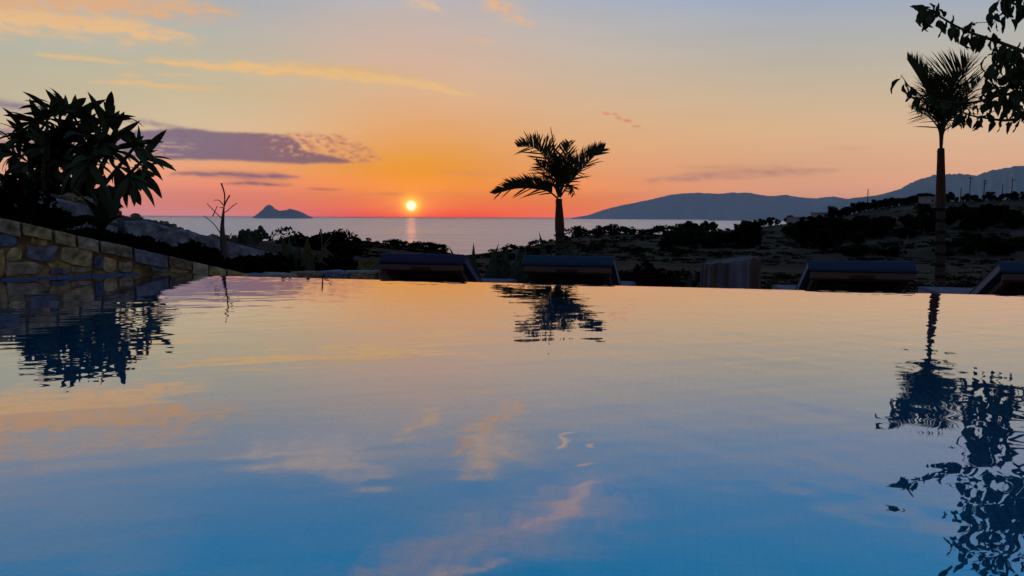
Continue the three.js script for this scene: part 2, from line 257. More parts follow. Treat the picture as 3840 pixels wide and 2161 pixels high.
// ---------------------------------------------------------------- the pool
const POOL_A = onLevel(345, 690, 0), POOL_B = onLevel(2576, 745, 0);
const poolE = POOL_B.clone().sub(POOL_A).setY(0).normalize(), poolN = V(-poolE.z, 0, poolE.x); // along the overflow edge; from the edge towards us
const wallDir = POOL_A.clone().sub(onLevel(0, 705, 0)).setY(0).normalize();                    // the stone wall's direction, away from us
const wallSlide = -wallDir.dot(poolE) / -wallDir.dot(poolN);                                   // sideways shift of the left side for each metre from the edge
const poolPoint = (s, t, y) => POOL_A.clone().addScaledVector(poolE, s).addScaledVector(poolN, t).setY(y);
const POOL_T = 6.8, POOL_S = 9, POOL_D = -1.2;
const poolLeft = (t) => wallSlide * t;
{
  // water: a calm surface with faint ripples, sinking slightly at the overflow edge
  const r = rng(5), waves = [];
  for (let i = 0; i < 26; i++) { const L = 0.05 * Math.pow(10, r() * 0.8), a = (r() - 0.5) * 1.9 + Math.PI / 2 + 0.2, k = 2 * Math.PI / L; waves.push([Math.cos(a) * k, Math.sin(a) * k, r() * 6.28, 0.00135 * (0.6 + r()) / k]); }
  const rows = [], nS = 620; for (let t = -0.03; t < POOL_T;) { rows.push(t); t += t < 0.3 ? 0.01 : t < 2.6 ? 0.016 : t < 4.2 ? 0.012 : 0.05; } rows.push(POOL_T);
  const pos = [], nor = [], idx = [];
  rows.forEach((t) => {
    for (let i = 0; i <= nS; i++) {
      const s = lerp(poolLeft(Math.max(0, t)), POOL_S, i / nS), amp = 0.55 + 0.75 * smooth(-0.3, 0.4, fbm(s * 0.5 + 9, t * 0.8, 3));
      let h = 0, gx = 0, gz = 0; const x = s, z = t;
      for (const [kx, kz, p, A] of waves) { const q = kx * x + kz * z + p; h += A * Math.sin(q); const c = A * Math.cos(q); gx += c * kx; gz += c * kz; }
      h *= amp; gx *= amp; gz *= amp;
      const lip = smooth(0.11, -0.03, t); h -= 0.0022 * lip; gz += 0.018 * lip * smooth(-0.03, 0.02, t);
      const P = poolPoint(s, t, h); pos.push(P.x, P.y, P.z);
      const nv = V(0, 1, 0).addScaledVector(poolE, -gx).addScaledVector(poolN, -gz).normalize(); nor.push(nv.x, nv.y, nv.z);
    }
  });
  for (let j = 0; j < rows.length - 1; j++) for (let i = 0; i < nS; i++) { const a = j * (nS + 1) + i, b = a + nS + 1; idx.push(a, b, a + 1, b, b + 1, a + 1); }
  const m = new THREE.MeshPhysicalMaterial({ color: 0xffffff, roughness: 0.0, transmission: 1, thickness: 1.3, ior: 2.3, clearcoat: 1, clearcoatRoughness: 0, attenuationColor: new THREE.Color().setRGB(0.35, 0.82, 0.94), attenuationDistance: 5 });
  structure('pool_water', geo(pos, idx, { normal: nor }), m);
  // basin: floor and sides of blue mosaic
  const grout = std(0.03, 0.5, 0.68, 0.8), quad = (a, b, c, d) => geo([a, b, c, d].flatMap((p) => [p.x, p.y, p.z]), [0, 1, 2, 0, 2, 3]);
  const basin = new THREE.Group(); basin.name = 'pool_basin'; basin.userData = { kind: 'structure' }; scene.add(basin);
  const y1 = 0.03;
  mesh('floor', quad(poolPoint(0, 0, POOL_D), poolPoint(POOL_S, 0, POOL_D), poolPoint(POOL_S, POOL_T, POOL_D), poolPoint(poolLeft(POOL_T), POOL_T, POOL_D)), grout, basin);
  mesh('side', quad(poolPoint(poolLeft(POOL_T), POOL_T, POOL_D), poolPoint(poolLeft(POOL_T), POOL_T, y1), poolPoint(0, 0, y1 - 0.04), poolPoint(0, 0, POOL_D)), std(0.04, 0.3, 0.5, 0.6), basin);
  mesh('side', quad(poolPoint(POOL_S, 0, POOL_D), poolPoint(POOL_S, 0, -0.01), poolPoint(POOL_S, POOL_T, y1), poolPoint(POOL_S, POOL_T, POOL_D)), std(0.04, 0.3, 0.5, 0.6), basin);
  mesh('side', quad(poolPoint(poolLeft(POOL_T), POOL_T, POOL_D), poolPoint(POOL_S, POOL_T, POOL_D), poolPoint(POOL_S, POOL_T, y1), poolPoint(poolLeft(POOL_T), POOL_T, y1)), std(0.04, 0.3, 0.5, 0.6), basin);
  mesh('overflow_side', quad(poolPoint(0, 0.14, POOL_D), poolPoint(0, 0.14, -0.02), poolPoint(POOL_S, 0.14, -0.02), poolPoint(POOL_S, 0.14, POOL_D)), std(0.04, 0.3, 0.5, 0.6), basin);
  const weir = new THREE.BoxGeometry(POOL_S + 0.2, 1.2, 0.17), w = mesh('overflow_wall', weir, std(0.5, 0.5, 0.48, 0.8), basin);
  w.position.copy(poolPoint(POOL_S / 2, 0.055, -0.62)); w.rotation.y = Math.atan2(-poolE.z, poolE.x);
  // mosaic on the floor, too small to pick apart singly
  const tile = new RoundedBoxGeometry(0.0238, 0.004, 0.0238, 1, 0.001), spots = []; const rr = rng(8);
  for (let t = 0.18; t < 4.6; t += 0.025) for (let s = Math.ceil((poolLeft(t) + 0.03) / 0.025) * 0.025; s < 6.6; s += 0.025) spots.push([s, t]);
  const tiles = new THREE.InstancedMesh(tile, std(1, 1, 1, 0.45), spots.length), M4 = new THREE.Matrix4(), Q = new THREE.Quaternion().setFromAxisAngle(V(0, 1, 0), Math.atan2(-poolE.z, poolE.x)), C = new THREE.Color();
  spots.forEach(([s, t], i) => { M4.compose(poolPoint(s, t, POOL_D + 0.0004 + rr() * 0.0006), Q, V(1, 1, 1)); tiles.setMatrixAt(i, M4); const v = 0.93 + 0.14 * rr(); C.setRGB(0.04 * v, 0.74 * v, 0.92 * v); tiles.setColorAt(i, C); });
  tiles.name = 'mosaic_tiles'; tiles.userData = { kind: 'stuff' }; basin.add(tiles);
}
// ---------------------------------------------------------------- land in view: a polar height field from the terrace to the shore
const SKYLINE = [[-900, 560], [-400, 560], [0, 600], [300, 612], [450, 616], [600, 612], [700, 607], [830, 603], [920, 609], [1000, 619], [1060, 627], [1110, 635], [1135, 642], [1170, 647], [1230, 640], [1330, 623], [1400, 606], [1450, 594], [1560, 589], [1690, 592], [1800, 584], [1900, 573], [1980, 564], [2060, 555], [2140, 540], [2200, 527], [2260, 517], [2330, 510], [2450, 505], [2576, 502], [2800, 500], [3400, 500]]
  .map(([px, py]) => { const d = ray(px, py); return [Math.atan2(d.x, -d.z), d.y / Math.hypot(d.x, d.z), px]; });
function skylineAt(a) { let k = 0; while (k < SKYLINE.length - 2 && a > SKYLINE[k + 1][0]) k++; const [a0, e0] = SKYLINE[k], [a1, e1] = SKYLINE[k + 1]; return lerp(e0, e1, clamp((a - a0) / (a1 - a0))); }
const crestAt = (a) => lerp(lerp(135, 150, smooth(-0.2, 0, a)), 270, smooth(0.15, 0.5, a));
const GROUND = -0.72;
function landY(x, z) {
  const r = Math.hypot(x, z); let a = Math.atan2(x, -z);
  const front = 1 - smooth(0.85, 1.4, Math.abs(a)), R = crestAt(clamp(a, -0.8, 0.8)), e1 = skylineAt(clamp(a, -0.8, 0.8));
  const e0 = (GROUND - 0.4) / 11.5;
  let y;
  if (r < 11.5) y = GROUND; else if (r < R) { const t = Math.log(r / 11.5) / Math.log(R / 11.5), e = lerp(e0, e1, lerp(t, smooth(0, 1, t), 0.35)); y = 0.4 + r * e; }
  else { const q = r - R; y = 0.4 + R * e1 - 0.0011 * q * q - 0.045 * q * smooth(0, 40, q); y = Math.max(y, SEA_Y - 6); }
  const bump = smooth(14, 60, r) * (r < R ? 1 : 1 - smooth(0, 120, r - R));
  y += bump * (0.012 * r * fbm(x * 0.02 + 3, z * 0.02, 4) * smooth(R, R * 0.6, r) + 0.10 * fbm(x * 0.25, z * 0.25, 3));
  const back = GROUND + 0.03 * Math.max(0, r - 14);
  return lerp(back, y, front);
}
{
  const az = [], rr = []; for (let a = -180; a <= 180.01;) { az.push(a * DEG); a += Math.abs(a + 0.01) < 40 ? 0.2 : 5; }
  for (let r = 7.4; r < 1300; r *= r < 300 ? 1.018 : 1.05) rr.push(r);
  const pos = [], idx = [], col = [], n = az.length;
  const soil = [0.056, 0.029, 0.017], dry = [0.088, 0.053, 0.026], pale = [0.15, 0.115, 0.085], scrub = [0.02, 0.023, 0.012], grass = [0.062, 0.06, 0.018];
  rr.forEach((r, j) => az.forEach((a, i) => {
    const x = r * Math.sin(a), z = -r * Math.cos(a); pos.push(x, landY(x, z), z);
    const n1 = fbm(x * 0.03, z * 0.03, 4), n2 = fbm(x * 0.11 + 40, z * 0.11, 4), n3 = fbm(x * 0.6, z * 0.6 + 9, 3);
    let c = [0, 1, 2].map((q) => lerp(soil[q], dry[q], smooth(-0.2, 0.35, n1 + 0.5 * n3)));
    const k = smooth(0.05, 0.3, n2); c = c.map((v, q) => lerp(v, scrub[q], 0.8 * k));
    const g = smooth(0.18, 0.4, fbm(x * 0.05 - 20, z * 0.05 + 8, 3)); c = c.map((v, q) => lerp(v, grass[q], 0.6 * g));
    const p = smooth(0.22, 0.34, fbm(a * 7 + 2, Math.log(r) * 7 + n2 * 0.6, 3)) * smooth(60, 110, r); c = c.map((v, q) => lerp(v, pale[q], 0.4 * p));
    const f = 0.8 + 0.5 * (n3 + 0.3); col.push(...c.map((v) => v * f));
  }));
  for (let j = 0; j < rr.length - 1; j++) for (let i = 0; i < n - 1; i++) { const a = j * n + i, b = a + n; idx.push(a, b, a + 1, b, b + 1, a + 1); }
  structure('hillside_ground', geo(pos, idx, { color: col }), std(1, 1, 1, 1, { vertexColors: true }));
  // paved terrace behind and beside the pool (outside the picture) and the lower deck with the loungers
  const deckTop = -0.58, deck = new THREE.Shape(), pts = [[-0.9, -0.05], [POOL_S + 2, -0.05], [POOL_S + 2, -3.9], [4, -3.9], [0.4, -3.4], [-0.9, -2.2]];
  const P = pts.map(([s, t]) => poolPoint(s, t, 0)); deck.moveTo(P[0].x, -P[0].z); P.slice(1).forEach((p) => deck.lineTo(p.x, -p.z));
  const dg = new THREE.ExtrudeGeometry(deck, { depth: 0.3, bevelEnabled: false }); dg.rotateX(-Math.PI / 2); dg.translate(0, deckTop - 0.3, 0);
  structure('lower_deck', dg, std(0.12, 0.1, 0.09, 0.9));
}
function onLand(px, py, from = 16) { // where a line of sight first meets the land
  const d = ray(px, py), L = Math.hypot(d.x, d.z); d.multiplyScalar(1 / L);
  for (let r = from; r < 900; r *= 1.004) { const p = EYE.clone().addScaledVector(d, r); if (p.y < landY(p.x, p.z)) { p.y = landY(p.x, p.z); return p; } }
  return null;
}

// ---------------------------------------------------------------- trees, shrubs and scrub on the land
function leafCloud(seed, n, clumps, rx, ry, rz, size, base = 0) { // many leaf-sized faces gathered in clumps
  const r = rng(seed), pos = [], nor = [], C = [];
  for (let i = 0; i < clumps; i++) { const a = r() * 6.283, u = r() * 2 - 1, w = Math.sqrt(1 - u * u), q = 0.35 + 0.5 * r(); C.push([rx * w * Math.cos(a) * q, base + ry * (1 + u * q), rz * w * Math.sin(a) * q, 0.26 + 0.3 * r()]); }
  for (let i = 0; i < n; i++) {
    const c = C[Math.floor(r() * clumps)], a = r() * 6.283, u = r() * 2 - 1, w = Math.sqrt(1 - u * u), q = Math.cbrt(0.25 + 0.75 * r()) * c[3];
    const p = V(c[0] + rx * w * Math.cos(a) * q, c[1] + ry * u * q, c[2] + rz * w * Math.sin(a) * q); if (p.y < base * 0.5) p.y = base * 0.5 + 0.02;
    const d = V(r() - 0.5, r() - 0.35, r() - 0.5).normalize(), e = V(r() - 0.5, r() - 0.5, r() - 0.5).cross(d).normalize(), s = size * (0.6 + 0.8 * r());
    const A = p.clone().addScaledVector(d, -s * 0.5), B = p.clone().addScaledVector(e, s * 0.28), T = p.clone().addScaledVector(d, s * 0.6), D = p.clone().addScaledVector(e, -s * 0.28);
    const nn = d.clone().cross(e);
    for (const q2 of [A, B, T, A, T, D]) { pos.push(q2.x, q2.y, q2.z); nor.push(nn.x, nn.y, nn.z); }
  }
  return geo(pos, null, { normal: nor });
}
const leafMats = [leafStd(0.045, 0.056, 0.024), leafStd(0.055, 0.062, 0.03), leafStd(0.042, 0.052, 0.022)];
const barkMat = std(0.09, 0.065, 0.045, 0.95);
const trunkGeo = (h, r0, r1, lean = 0) => { const g = new THREE.CylinderGeometry(r1, r0, h, 7, 4); g.translate(0, h / 2, 0); const p = g.attributes.position; for (let i = 0; i < p.count; i++) p.setX(i, p.getX(i) + lean * (p.getY(i) / h) ** 2 + 0.03 * Math.sin(p.getY(i) * 9)); g.computeVertexNormals(); return g; };
const treeGeos = [0, 1, 2, 3].map((k) => leafCloud(100 + k, 620, 13, [1.25, 1.1, 1.45, 1.0][k], [0.85, 1.0, 0.75, 1.15][k], [1.2, 1.1, 1.3, 1.0][k], 0.34, 0.12));
const treeTrunk = trunkGeo(1.0, 0.14, 0.09, 0.12);
const shrubGeos = [0, 1, 2].map((k) => leafCloud(130 + k, 420, 9, 1.1, 0.6, 1.05, 0.26, 0.02));
const treeSeed = rng(41);
function hillTree(p, h, label, group) {
  const k = Math.floor(treeSeed() * 4), o = thing('olive_tree', label, 'tree', V(p.x, p.y - 0.05, p.z), treeSeed() * 6.28, group);
  mesh('crown', treeGeos[k], leafMats[k % 3], o); mesh('trunk', treeTrunk, barkMat, o);
  const s = h / 2.4; o.scale.set(s * (0.9 + 0.4 * treeSeed()), s, s * (0.9 + 0.4 * treeSeed())); return o;
}
function hillShrub(p, h, label, group) {
  const k = Math.floor(treeSeed() * 3), o = mesh('round_shrub', shrubGeos[k], leafMats[(k + 1) % 3]); tag(o, label, 'shrub', group);
  o.position.set(p.x, p.y - 0.08, p.z); o.rotation.y = treeSeed() * 6.28; const s = h / 1.2; o.scale.set(s * (0.9 + 0.5 * treeSeed()), s, s * (0.9 + 0.5 * treeSeed())); return o;
}
// [from px, to px, height above the crest in px, number, size, kind, label, group]
function crestRow(x0, x1, n, h0, h1, kind, label, group) {
  for (let i = 0; i < n; i++) {
    const px = lerp(x0, x1, (i + 0.2 + 0.6 * treeSeed()) / n), d = ray(px, 500), a = Math.atan2(d.x, -d.z), R = crestAt(a) * (0.93 + 0.06 * treeSeed());
    const p = V(R * Math.sin(a), 0, -R * Math.cos(a)); p.y = landY(p.x, p.z); (kind ? hillTree : hillShrub)(p, lerp(h0, h1, treeSeed()), label, group);
  }
}
function patch(px, py, rx, ry, n, h0, h1, kind, label, group) {
  for (let i = 0; i < n; i++) { const a = treeSeed() * 6.283, q = Math.sqrt(treeSeed()), p = onLand(px + rx * q * Math.cos(a), py + ry * q * Math.sin(a)); if (p) (kind ? hillTree : hillShrub)(p, lerp(h0, h1, treeSeed()), label, group); }
}
crestRow(985, 1122, 14, 0.7, 1.6, 0, 'low dark shrub along the hilltop edge below the sun', 'shrubs on the hill edge below the sun');
crestRow(700, 980, 12, 0.5, 1.1, 0, 'small dark shrub on the far hill crest below the island', 'shrubs on the crest below the island');
crestRow(1235, 1420, 9, 0.6, 1.5, 0, 'dark shrub on the crest between the two left loungers', 'shrubs on the crest behind the agaves');
crestRow(1440, 1800, 24, 0.9, 2.2, 0, 'dark shrub on the ridge right of the middle palm', 'shrubs on the ridge right of the middle palm');
crestRow(1690, 1990, 16, 1.0, 3.2, 1, 'rounded dark tree on the ridge against the sea', 'trees on the ridge against the sea');
crestRow(2090, 2340, 22, 1.8, 5.4, 1, 'large dark tree on the crest below the blue mountains', 'trees on the crest below the mountains');
crestRow(2340, 2600, 18, 1.2, 3.4, 1, 'dark tree on the ridge behind the right-hand palm', 'trees on the ridge behind the tall palm');
patch(1720, 618, 120, 10, 12, 1.2, 2.4, 0, 'dark shrub on the middle slope above the tree stump', 'shrubs on the slope above the stump');
patch(1880, 612, 60, 12, 9, 1.8, 3.2, 1, 'dark tree in the hollow above the tree stump', 'trees in the hollow above the stump');
patch(2070, 608, 95, 26, 34, 2.0, 3.4, 1, 'tree in the dense dark grove left of the tall palm', 'trees of the dense grove left of the tall palm');
patch(2430, 565, 150, 22, 36, 1.8, 3.0, 1, 'orchard tree on the slope right of the tall palm', 'orchard trees on the right slope');
patch(2230, 585, 110, 20, 18, 1.5, 2.6, 1, 'tree on the dark slope just left of the tall palm', 'trees on the slope beside the tall palm');
patch(2460, 630, 120, 20, 14, 0.6, 1.2, 0, 'low shrub on the stony slope above the right-hand lounger', 'shrubs on the stony slope');
patch(2180, 640, 120, 10, 9, 0.5, 1.0, 0, 'low shrub behind the third lounger', 'shrubs behind the third lounger');
patch(1700, 640, 120, 10, 8, 0.35, 0.7, 0, 'low tuft on the brown field behind the stump', 'tufts on the brown field');
{ // low scrub nobody could count
  const r = rng(61), spots = [], g = leafCloud(150, 60, 5, 0.9, 0.4, 0.9, 0.3, 0.02);
  while (spots.length < 5200) { const a = (r() * 84 - 42) * DEG, R = crestAt(a), q = 17 * Math.pow(R * 1.02 / 17, Math.pow(r(), 0.75)), x = q * Math.sin(a), z = -q * Math.cos(a); if (fbm(x * 0.07 + 9, z * 0.07, 3) + 0.25 * r() > 0.12) spots.push([x, landY(x, z) - 0.05, z, 0.12 + 0.5 * r() * smooth(10, 120, q) + 0.1 * r()]); }
  const im = new THREE.InstancedMesh(g, leafMats[2], spots.length), M4 = new THREE.Matrix4(), Q = new THREE.Quaternion();
  spots.forEach(([x, y, z, s], i) => { Q.setFromAxisAngle(V(0, 1, 0), r() * 6.28); M4.compose(V(x, y, z), Q, V(s * (1 + r()), s, s * (1 + r()))); im.setMatrixAt(i, M4); });
  im.name = 'hillside_scrub'; im.castShadow = im.receiveShadow = true; im.userData = { kind: 'stuff', label: 'low dark scrub dotted over the dry hillside', category: 'scrub' }; scene.add(im);
}
// ---------------------------------------------------------------- houses and poles on the far ridge
function house(px, py, w, h, dp, label) {
  const p = onLand(px, py) ?? at(px, py, 240), o = thing('small_house', label, 'house', V(p.x, p.y - 0.3, p.z), 0.35);
  const wall = std(0.24, 0.22, 0.2, 0.9), glass = std(0.03, 0.035, 0.04, 0.2), wg = new THREE.BoxGeometry(w, h, dp); wg.translate(0, h / 2, 0); mesh('wall', wg, wall, o);
  const rf = new THREE.BoxGeometry(w + 0.3, 0.25, dp + 0.3); rf.translate(0, h + 0.127, 0); mesh('roof', rf, std(0.2, 0.18, 0.16, 0.9), o);
  for (let i = 0; i < 3; i++) { const g = new THREE.BoxGeometry(w * 0.13, h * 0.36, 0.12); g.translate(w * (-0.3 + 0.3 * i), h * (i === 1 ? 0.36 : 0.55), dp / 2 + 0.02); mesh(i === 1 ? 'door' : 'window', g, glass, o); }
}
house(2014, 566, 4.6, 1.9, 4, 'small flat-roofed pale house on the ridge above the sea');
house(2060, 560, 2.4, 2.6, 3, 'narrow pale house right of the flat-roofed one on the ridge');
house(2340, 514, 4.2, 2.2, 4, 'pale house among the ridge trees left of the tall palm trunk');
const poleMat = std(0.08, 0.065, 0.055, 0.9);
[[2440, 7.5, 1], [2476, 6.5, 2], [2546, 6.5, 1], [2522, 5, 0], [2184, 7, 0], [2418, 4.5, 0]].forEach(([px, h, arms], i) => {
  const d = ray(px, 500), a = Math.atan2(d.x, -d.z), R = crestAt(a) * 0.97, x = R * Math.sin(a), z = -R * Math.cos(a);
  const words = ['tall wooden utility pole with one crossarm, first right of the tall palm', 'utility pole with two crossarms on the ridge right of the tall palm', 'utility pole near the right end of the ridge', 'short bare pole between two poles with crossarms', 'lone pole on the ridge left of the tall palm', 'shortest pole, close beside the tall palm on the ridge'];
  const o = thing('utility_pole', words[i], 'pole', V(x, landY(x, z) - 0.3, z), 0.4, 'poles along the ridge');
  mesh('post', trunkGeo(h, 0.17, 0.11), poleMat, o);
  for (let k = 0; k < arms; k++) { const g = new THREE.BoxGeometry(1.8, 0.14, 0.12); g.translate(0, h - 0.5 - k * 0.8, 0.13); mesh('crossarm', g, poleMat, o); for (const sx of [-0.75, -0.3, 0.3, 0.75]) { const q = new THREE.CylinderGeometry(0.05, 0.06, 0.22, 6); q.translate(sx, h - 0.32 - k * 0.8, 0.13); mesh('insulator', q, poleMat, o); } }
});
// ---------------------------------------------------------------- the sloping garden on the left: stone wall, beds, white wall, bank
// t: metres along the stone wall, away from us, from the pool's corner; n: metres behind the wall
const wallN = V(wallDir.z, 0, -wallDir.x);
const gardenPoint = (t, n, y = 0) => POOL_A.clone().addScaledVector(wallDir, t).addScaledVector(wallN, n).setY(y);
const wallTop = (t) => Math.max(0.17 - 0.27 * t, -0.17 + 0.06 * Math.max(0, 1.2 - t));
const ramp = (t) => { const y = 0.17 - 0.27 * t; return y > -0.5 ? y : -0.5 + (y + 0.5) * 0.25; };
function bedRise(n) { if (n < 3.7) return -0.05 + 0.055 * n; if (n < 4.0) return lerp(0.153, 0.36, (n - 3.7) / 0.3); if (n < 5.2) return lerp(0.36, 0.62, smooth(4, 5.2, n)); return 0.62 - 0.5 * smooth(5.2, 9, n) - 0.1 * (Math.max(0, n - 9)); }
const gardenY = (t, n) => ramp(t) + bedRise(n) * (1 - 0.35 * smooth(2.6, 5, t)) + 0.03 * fbm(t * 1.7, n * 1.7, 3);
{
  const pos = [], idx = [], col = [], nt = 120, nn = 110, soil = [0.04, 0.028, 0.02], earth = [0.09, 0.042, 0.024];
  for (let j = 0; j <= nn; j++) for (let i = 0; i <= nt; i++) {
    const t = lerp(-5, 8.5, i / nt), n = lerp(0.1, 12, (j / nn) ** 1.15); let y = gardenY(t, n);
    y = lerp(y, GROUND - 0.15, smooth(6, 8.4, t)); if (n > 4.2) y += 0.07 * fbm(t * 2.6 + 7, n * 2.6, 4) ; const p = gardenPoint(t, n, y); pos.push(p.x, p.y, p.z);
    const k = smooth(3.8, 4.6, n + 0.5 * noise2(t * 2, n * 2)), f = 0.75 + 0.6 * (fbm(t * 5, n * 5, 3) + 0.4); col.push(...[0, 1, 2].map((q) => lerp(soil[q], earth[q], k) * f));
  }
  for (let j = 0; j < nn; j++) for (let i = 0; i < nt; i++) { const a = j * (nt + 1) + i, b = a + nt + 1; idx.push(a, a + 1, b, b, a + 1, b + 1); }
  structure('garden_bank', geo(pos, idx, { color: col }), std(1, 1, 1, 1, { vertexColors: true }));
}
const stoneBump = grainTexture(256, 256, (u, v) => 0.5 + 0.5 * fbm(u * 9 + 20, v * 9, 5));
const stoneGrain = grainTexture(256, 256, (u, v) => { const n = fbm(u * 7 + 3, v * 7, 5); const k = 0.72 + 0.5 * n + (noise2(u * 60, v * 60) > 0.55 ? -0.2 : 0); return [k, k * 0.99, k * 0.97]; });
stoneGrain.colorSpace = THREE.SRGBColorSpace;
const stoneMat = (r, g, b) => std(r * 2.1, g * 2.05, b * 1.95, 0.92, { map: stoneGrain, bumpMap: stoneBump, bumpScale: 0.006 });
const STONE = { beige: stoneMat(0.33, 0.26, 0.12), grey: stoneMat(0.27, 0.225, 0.145), blue: stoneMat(0.10, 0.14, 0.19), slate: stoneMat(0.14, 0.15, 0.18), sand: stoneMat(0.36, 0.255, 0.09), brown: stoneMat(0.2, 0.14, 0.08) };
const mortarMat = std(0.52, 0.36, 0.13, 1, { map: stoneGrain, bumpMap: stoneBump, bumpScale: 0.008 });
const wallRay = (px, py) => { const d = ray(px, py), nx = wallN, k = POOL_A.clone().sub(EYE).dot(nx) / d.dot(nx), p = EYE.clone().addScaledVector(d, k); return [p.clone().sub(POOL_A).dot(wallDir), p.y]; };
function slabOf(outline, depth, bevel, seed, rounded = true) { // a stone: an uneven outline in (t, y), proud towards the pool
  const r = rng(seed), c = outline.reduce((s, p) => [s[0] + p[0] / outline.length, s[1] + p[1] / outline.length], [0, 0]);
  const v2 = outline.map(([x, y]) => new THREE.Vector2(x - c[0], y - c[1]).multiplyScalar(1 - bevel * 1.2 / Math.max(0.05, Math.hypot(x - c[0], y - c[1]))));
  const pts = rounded ? new THREE.SplineCurve([...v2, v2[0]]).getPoints(v2.length * 3).slice(0, -1) : v2;
  pts.forEach((p) => { p.x += (r() - 0.5) * 0.004; p.y += (r() - 0.5) * 0.004; });
  const g = new THREE.ExtrudeGeometry(new THREE.Shape(pts), { depth, bevelEnabled: true, bevelSize: bevel, bevelThickness: bevel, bevelSegments: 2, curveSegments: 3 });
  const uv = g.attributes.uv, off = [r(), r()]; for (let i = 0; i < uv.count; i++) uv.setXY(i, uv.getX(i) * 2.2 + off[0], uv.getY(i) * 2.2 + off[1]);
  return [g, c];
}
{
  const o = thing('stone_wall', 'sloping wall of irregular pale and blue stones along the pool', 'wall', gardenPoint(0, 0, 0), Math.atan2(-wallDir.z, wallDir.x));
  // local axes: x along the wall (t), y up, -z behind
  const core = new THREE.Shape(); core.moveTo(-4.2, -0.3); core.lineTo(2.6, -0.62); for (let t = 2.6; t >= -4.2; t -= 0.2) core.lineTo(t, wallTop(t) - 0.06); core.closePath();
  const cg = new THREE.ExtrudeGeometry(core, { depth: 0.2, bevelEnabled: false }); cg.translate(0, 0, -0.22); mesh('mortar', cg, mortarMat, o);
  let sd = 200;
  const put = (name, outline, mat, proud = 0.02, bevel = 0.008, rounded = true) => { const [g, c] = slabOf(outline, 0.05, bevel, sd++, rounded); g.translate(0, 0, -0.05 + proud - 0.02 - bevel); const m = mesh(name, g, mat, o); m.position.set(c[0], c[1], 0); return m; };
  const Z = (pts) => pts.map(([x, y]) => wallRay(x / 4.6 * 0.67083, (780 + y / 4.6) * 0.67083)); // from the enlarged view of the wall
  // the row of coping stones
  const joints = [-4.15, -3.9, -3.62, -3.4, -3.1, -2.85, -2.55, -2.3, -2.0, -1.72, -1.5, -1.2, -0.98, ...[53, 133, 191, 248, 332, 419, 479, 521].map((px) => wallRay(px, 600)[0]), 0.62, 0.82, 1.02, 1.25, 1.5, 1.72, 1.98, 2.2, 2.45];
  const cm = ['grey', 'beige', 'grey', 'slate', 'grey', 'beige', 'brown'];
  for (let i = 0; i < joints.length - 1; i++) {
    const a = joints[i] + 0.006, b = joints[i + 1] - 0.006, th = 0.075 + 0.012 * Math.sin(i * 2.7), mid = (a + b) / 2;
    const out = [[a, wallTop(a) - th], [mid, wallTop(mid) - th - 0.004], [b, wallTop(b) - th], [b, wallTop(b)], [mid, wallTop(mid) + 0.004], [a, wallTop(a)]];
    const [g, c] = slabOf(out, 0.24, 0.007, sd++, false); g.translate(0, 0, -0.24 + 0.012); const m = mesh('coping_stone', g, STONE[cm[(i * 3 + 1) % 7]], o); m.position.set(c[0], c[1], 0);
  }
  // the stones of the face, as they lie
  put('stone', Z([[-250, 440], [0, 408], [150, 405], [240, 460], [290, 560], [285, 645], [170, 672], [0, 684], [-250, 690]]), STONE.blue);
  put('stone', Z([[440, 650], [500, 665], [700, 690], [880, 662], [1010, 672], [945, 800], [890, 935], [770, 940], [600, 915], [470, 868], [440, 780]]), STONE.slate);
  put('stone', Z([[1075, 680], [1300, 668], [1540, 690], [1602, 765], [1585, 880], [1560, 1010], [1420, 1018], [1250, 1000], [1120, 940], [1015, 892], [1030, 780]]), STONE.beige, 0.026);
  put('stone', Z([[150, 705], [260, 690], [350, 690], [362, 800], [355, 902], [230, 905], [112, 910], [125, 800]]), STONE.beige);
  put('stone', Z([[1640, 828], [1700, 820], [1762, 832], [1764, 950], [1760, 1062], [1640, 1066]]), STONE.blue, 0.018);
  put('stone', Z([[1785, 850], [1880, 870], [1990, 905], [1985, 1000], [1982, 1096], [1785, 1090]]), STONE.beige, 0.016);
  put('stone', Z([[2062, 935], [2170, 950], [2270, 945], [2275, 1020], [2270, 1112], [2060, 1108]]), STONE.grey, 0.016);
  put('stone', Z([[110, 960], [300, 945], [470, 930], [620, 960], [720, 1010], [690, 1090], [620, 1135], [350, 1150], [100, 1180], [90, 1060]]), STONE.grey);
  put('stone', Z([[860, 1062], [1020, 1050], [1190, 1085], [1190, 1128], [1020, 1140], [850, 1135]]), STONE.slate, 0.015);
  put('stone', Z([[545, 525], [680, 545], [820, 570], [800, 640], [690, 650], [540, 635]]), STONE.sand, 0.014);
  put('stone', Z([[1330, 660], [1440, 640], [1560, 700], [1520, 660], [1680, 640], [1690, 600], [1480, 560], [1340, 590]].slice(0, 3).concat([[1640, 720], [1690, 640], [1480, 585], [1340, 600]])), STONE.brown, 0.012);
  put('stone', Z([[2310, 880], [2440, 870], [2570, 890], [2575, 970], [2560, 1050], [2430, 1040], [2310, 1030]]), STONE.brown, 0.016);
  put('stone', Z([[2620, 960], [2760, 950], [2900, 975], [2905, 1100], [2620, 1105]]), STONE.slate, 0.016);
  put('stone', Z([[2960, 1010], [3120, 1020], [3260, 1050], [3260, 1110], [2960, 1112]]), STONE.beige, 0.014);
  put('stone', Z([[-20, 720], [60, 715], [85, 900], [60, 1150], [-30, 1190], [-60, 950]]), STONE.sand, 0.012);
  put('stone', Z([[-360, 720], [-120, 730], [-90, 950], [-110, 1200], [-380, 1230]]), STONE.grey, 0.018);
  put('stone', Z([[820, 950], [960, 960], [1010, 990], [960, 1030], [840, 1040]]), STONE.sand, 0.012);
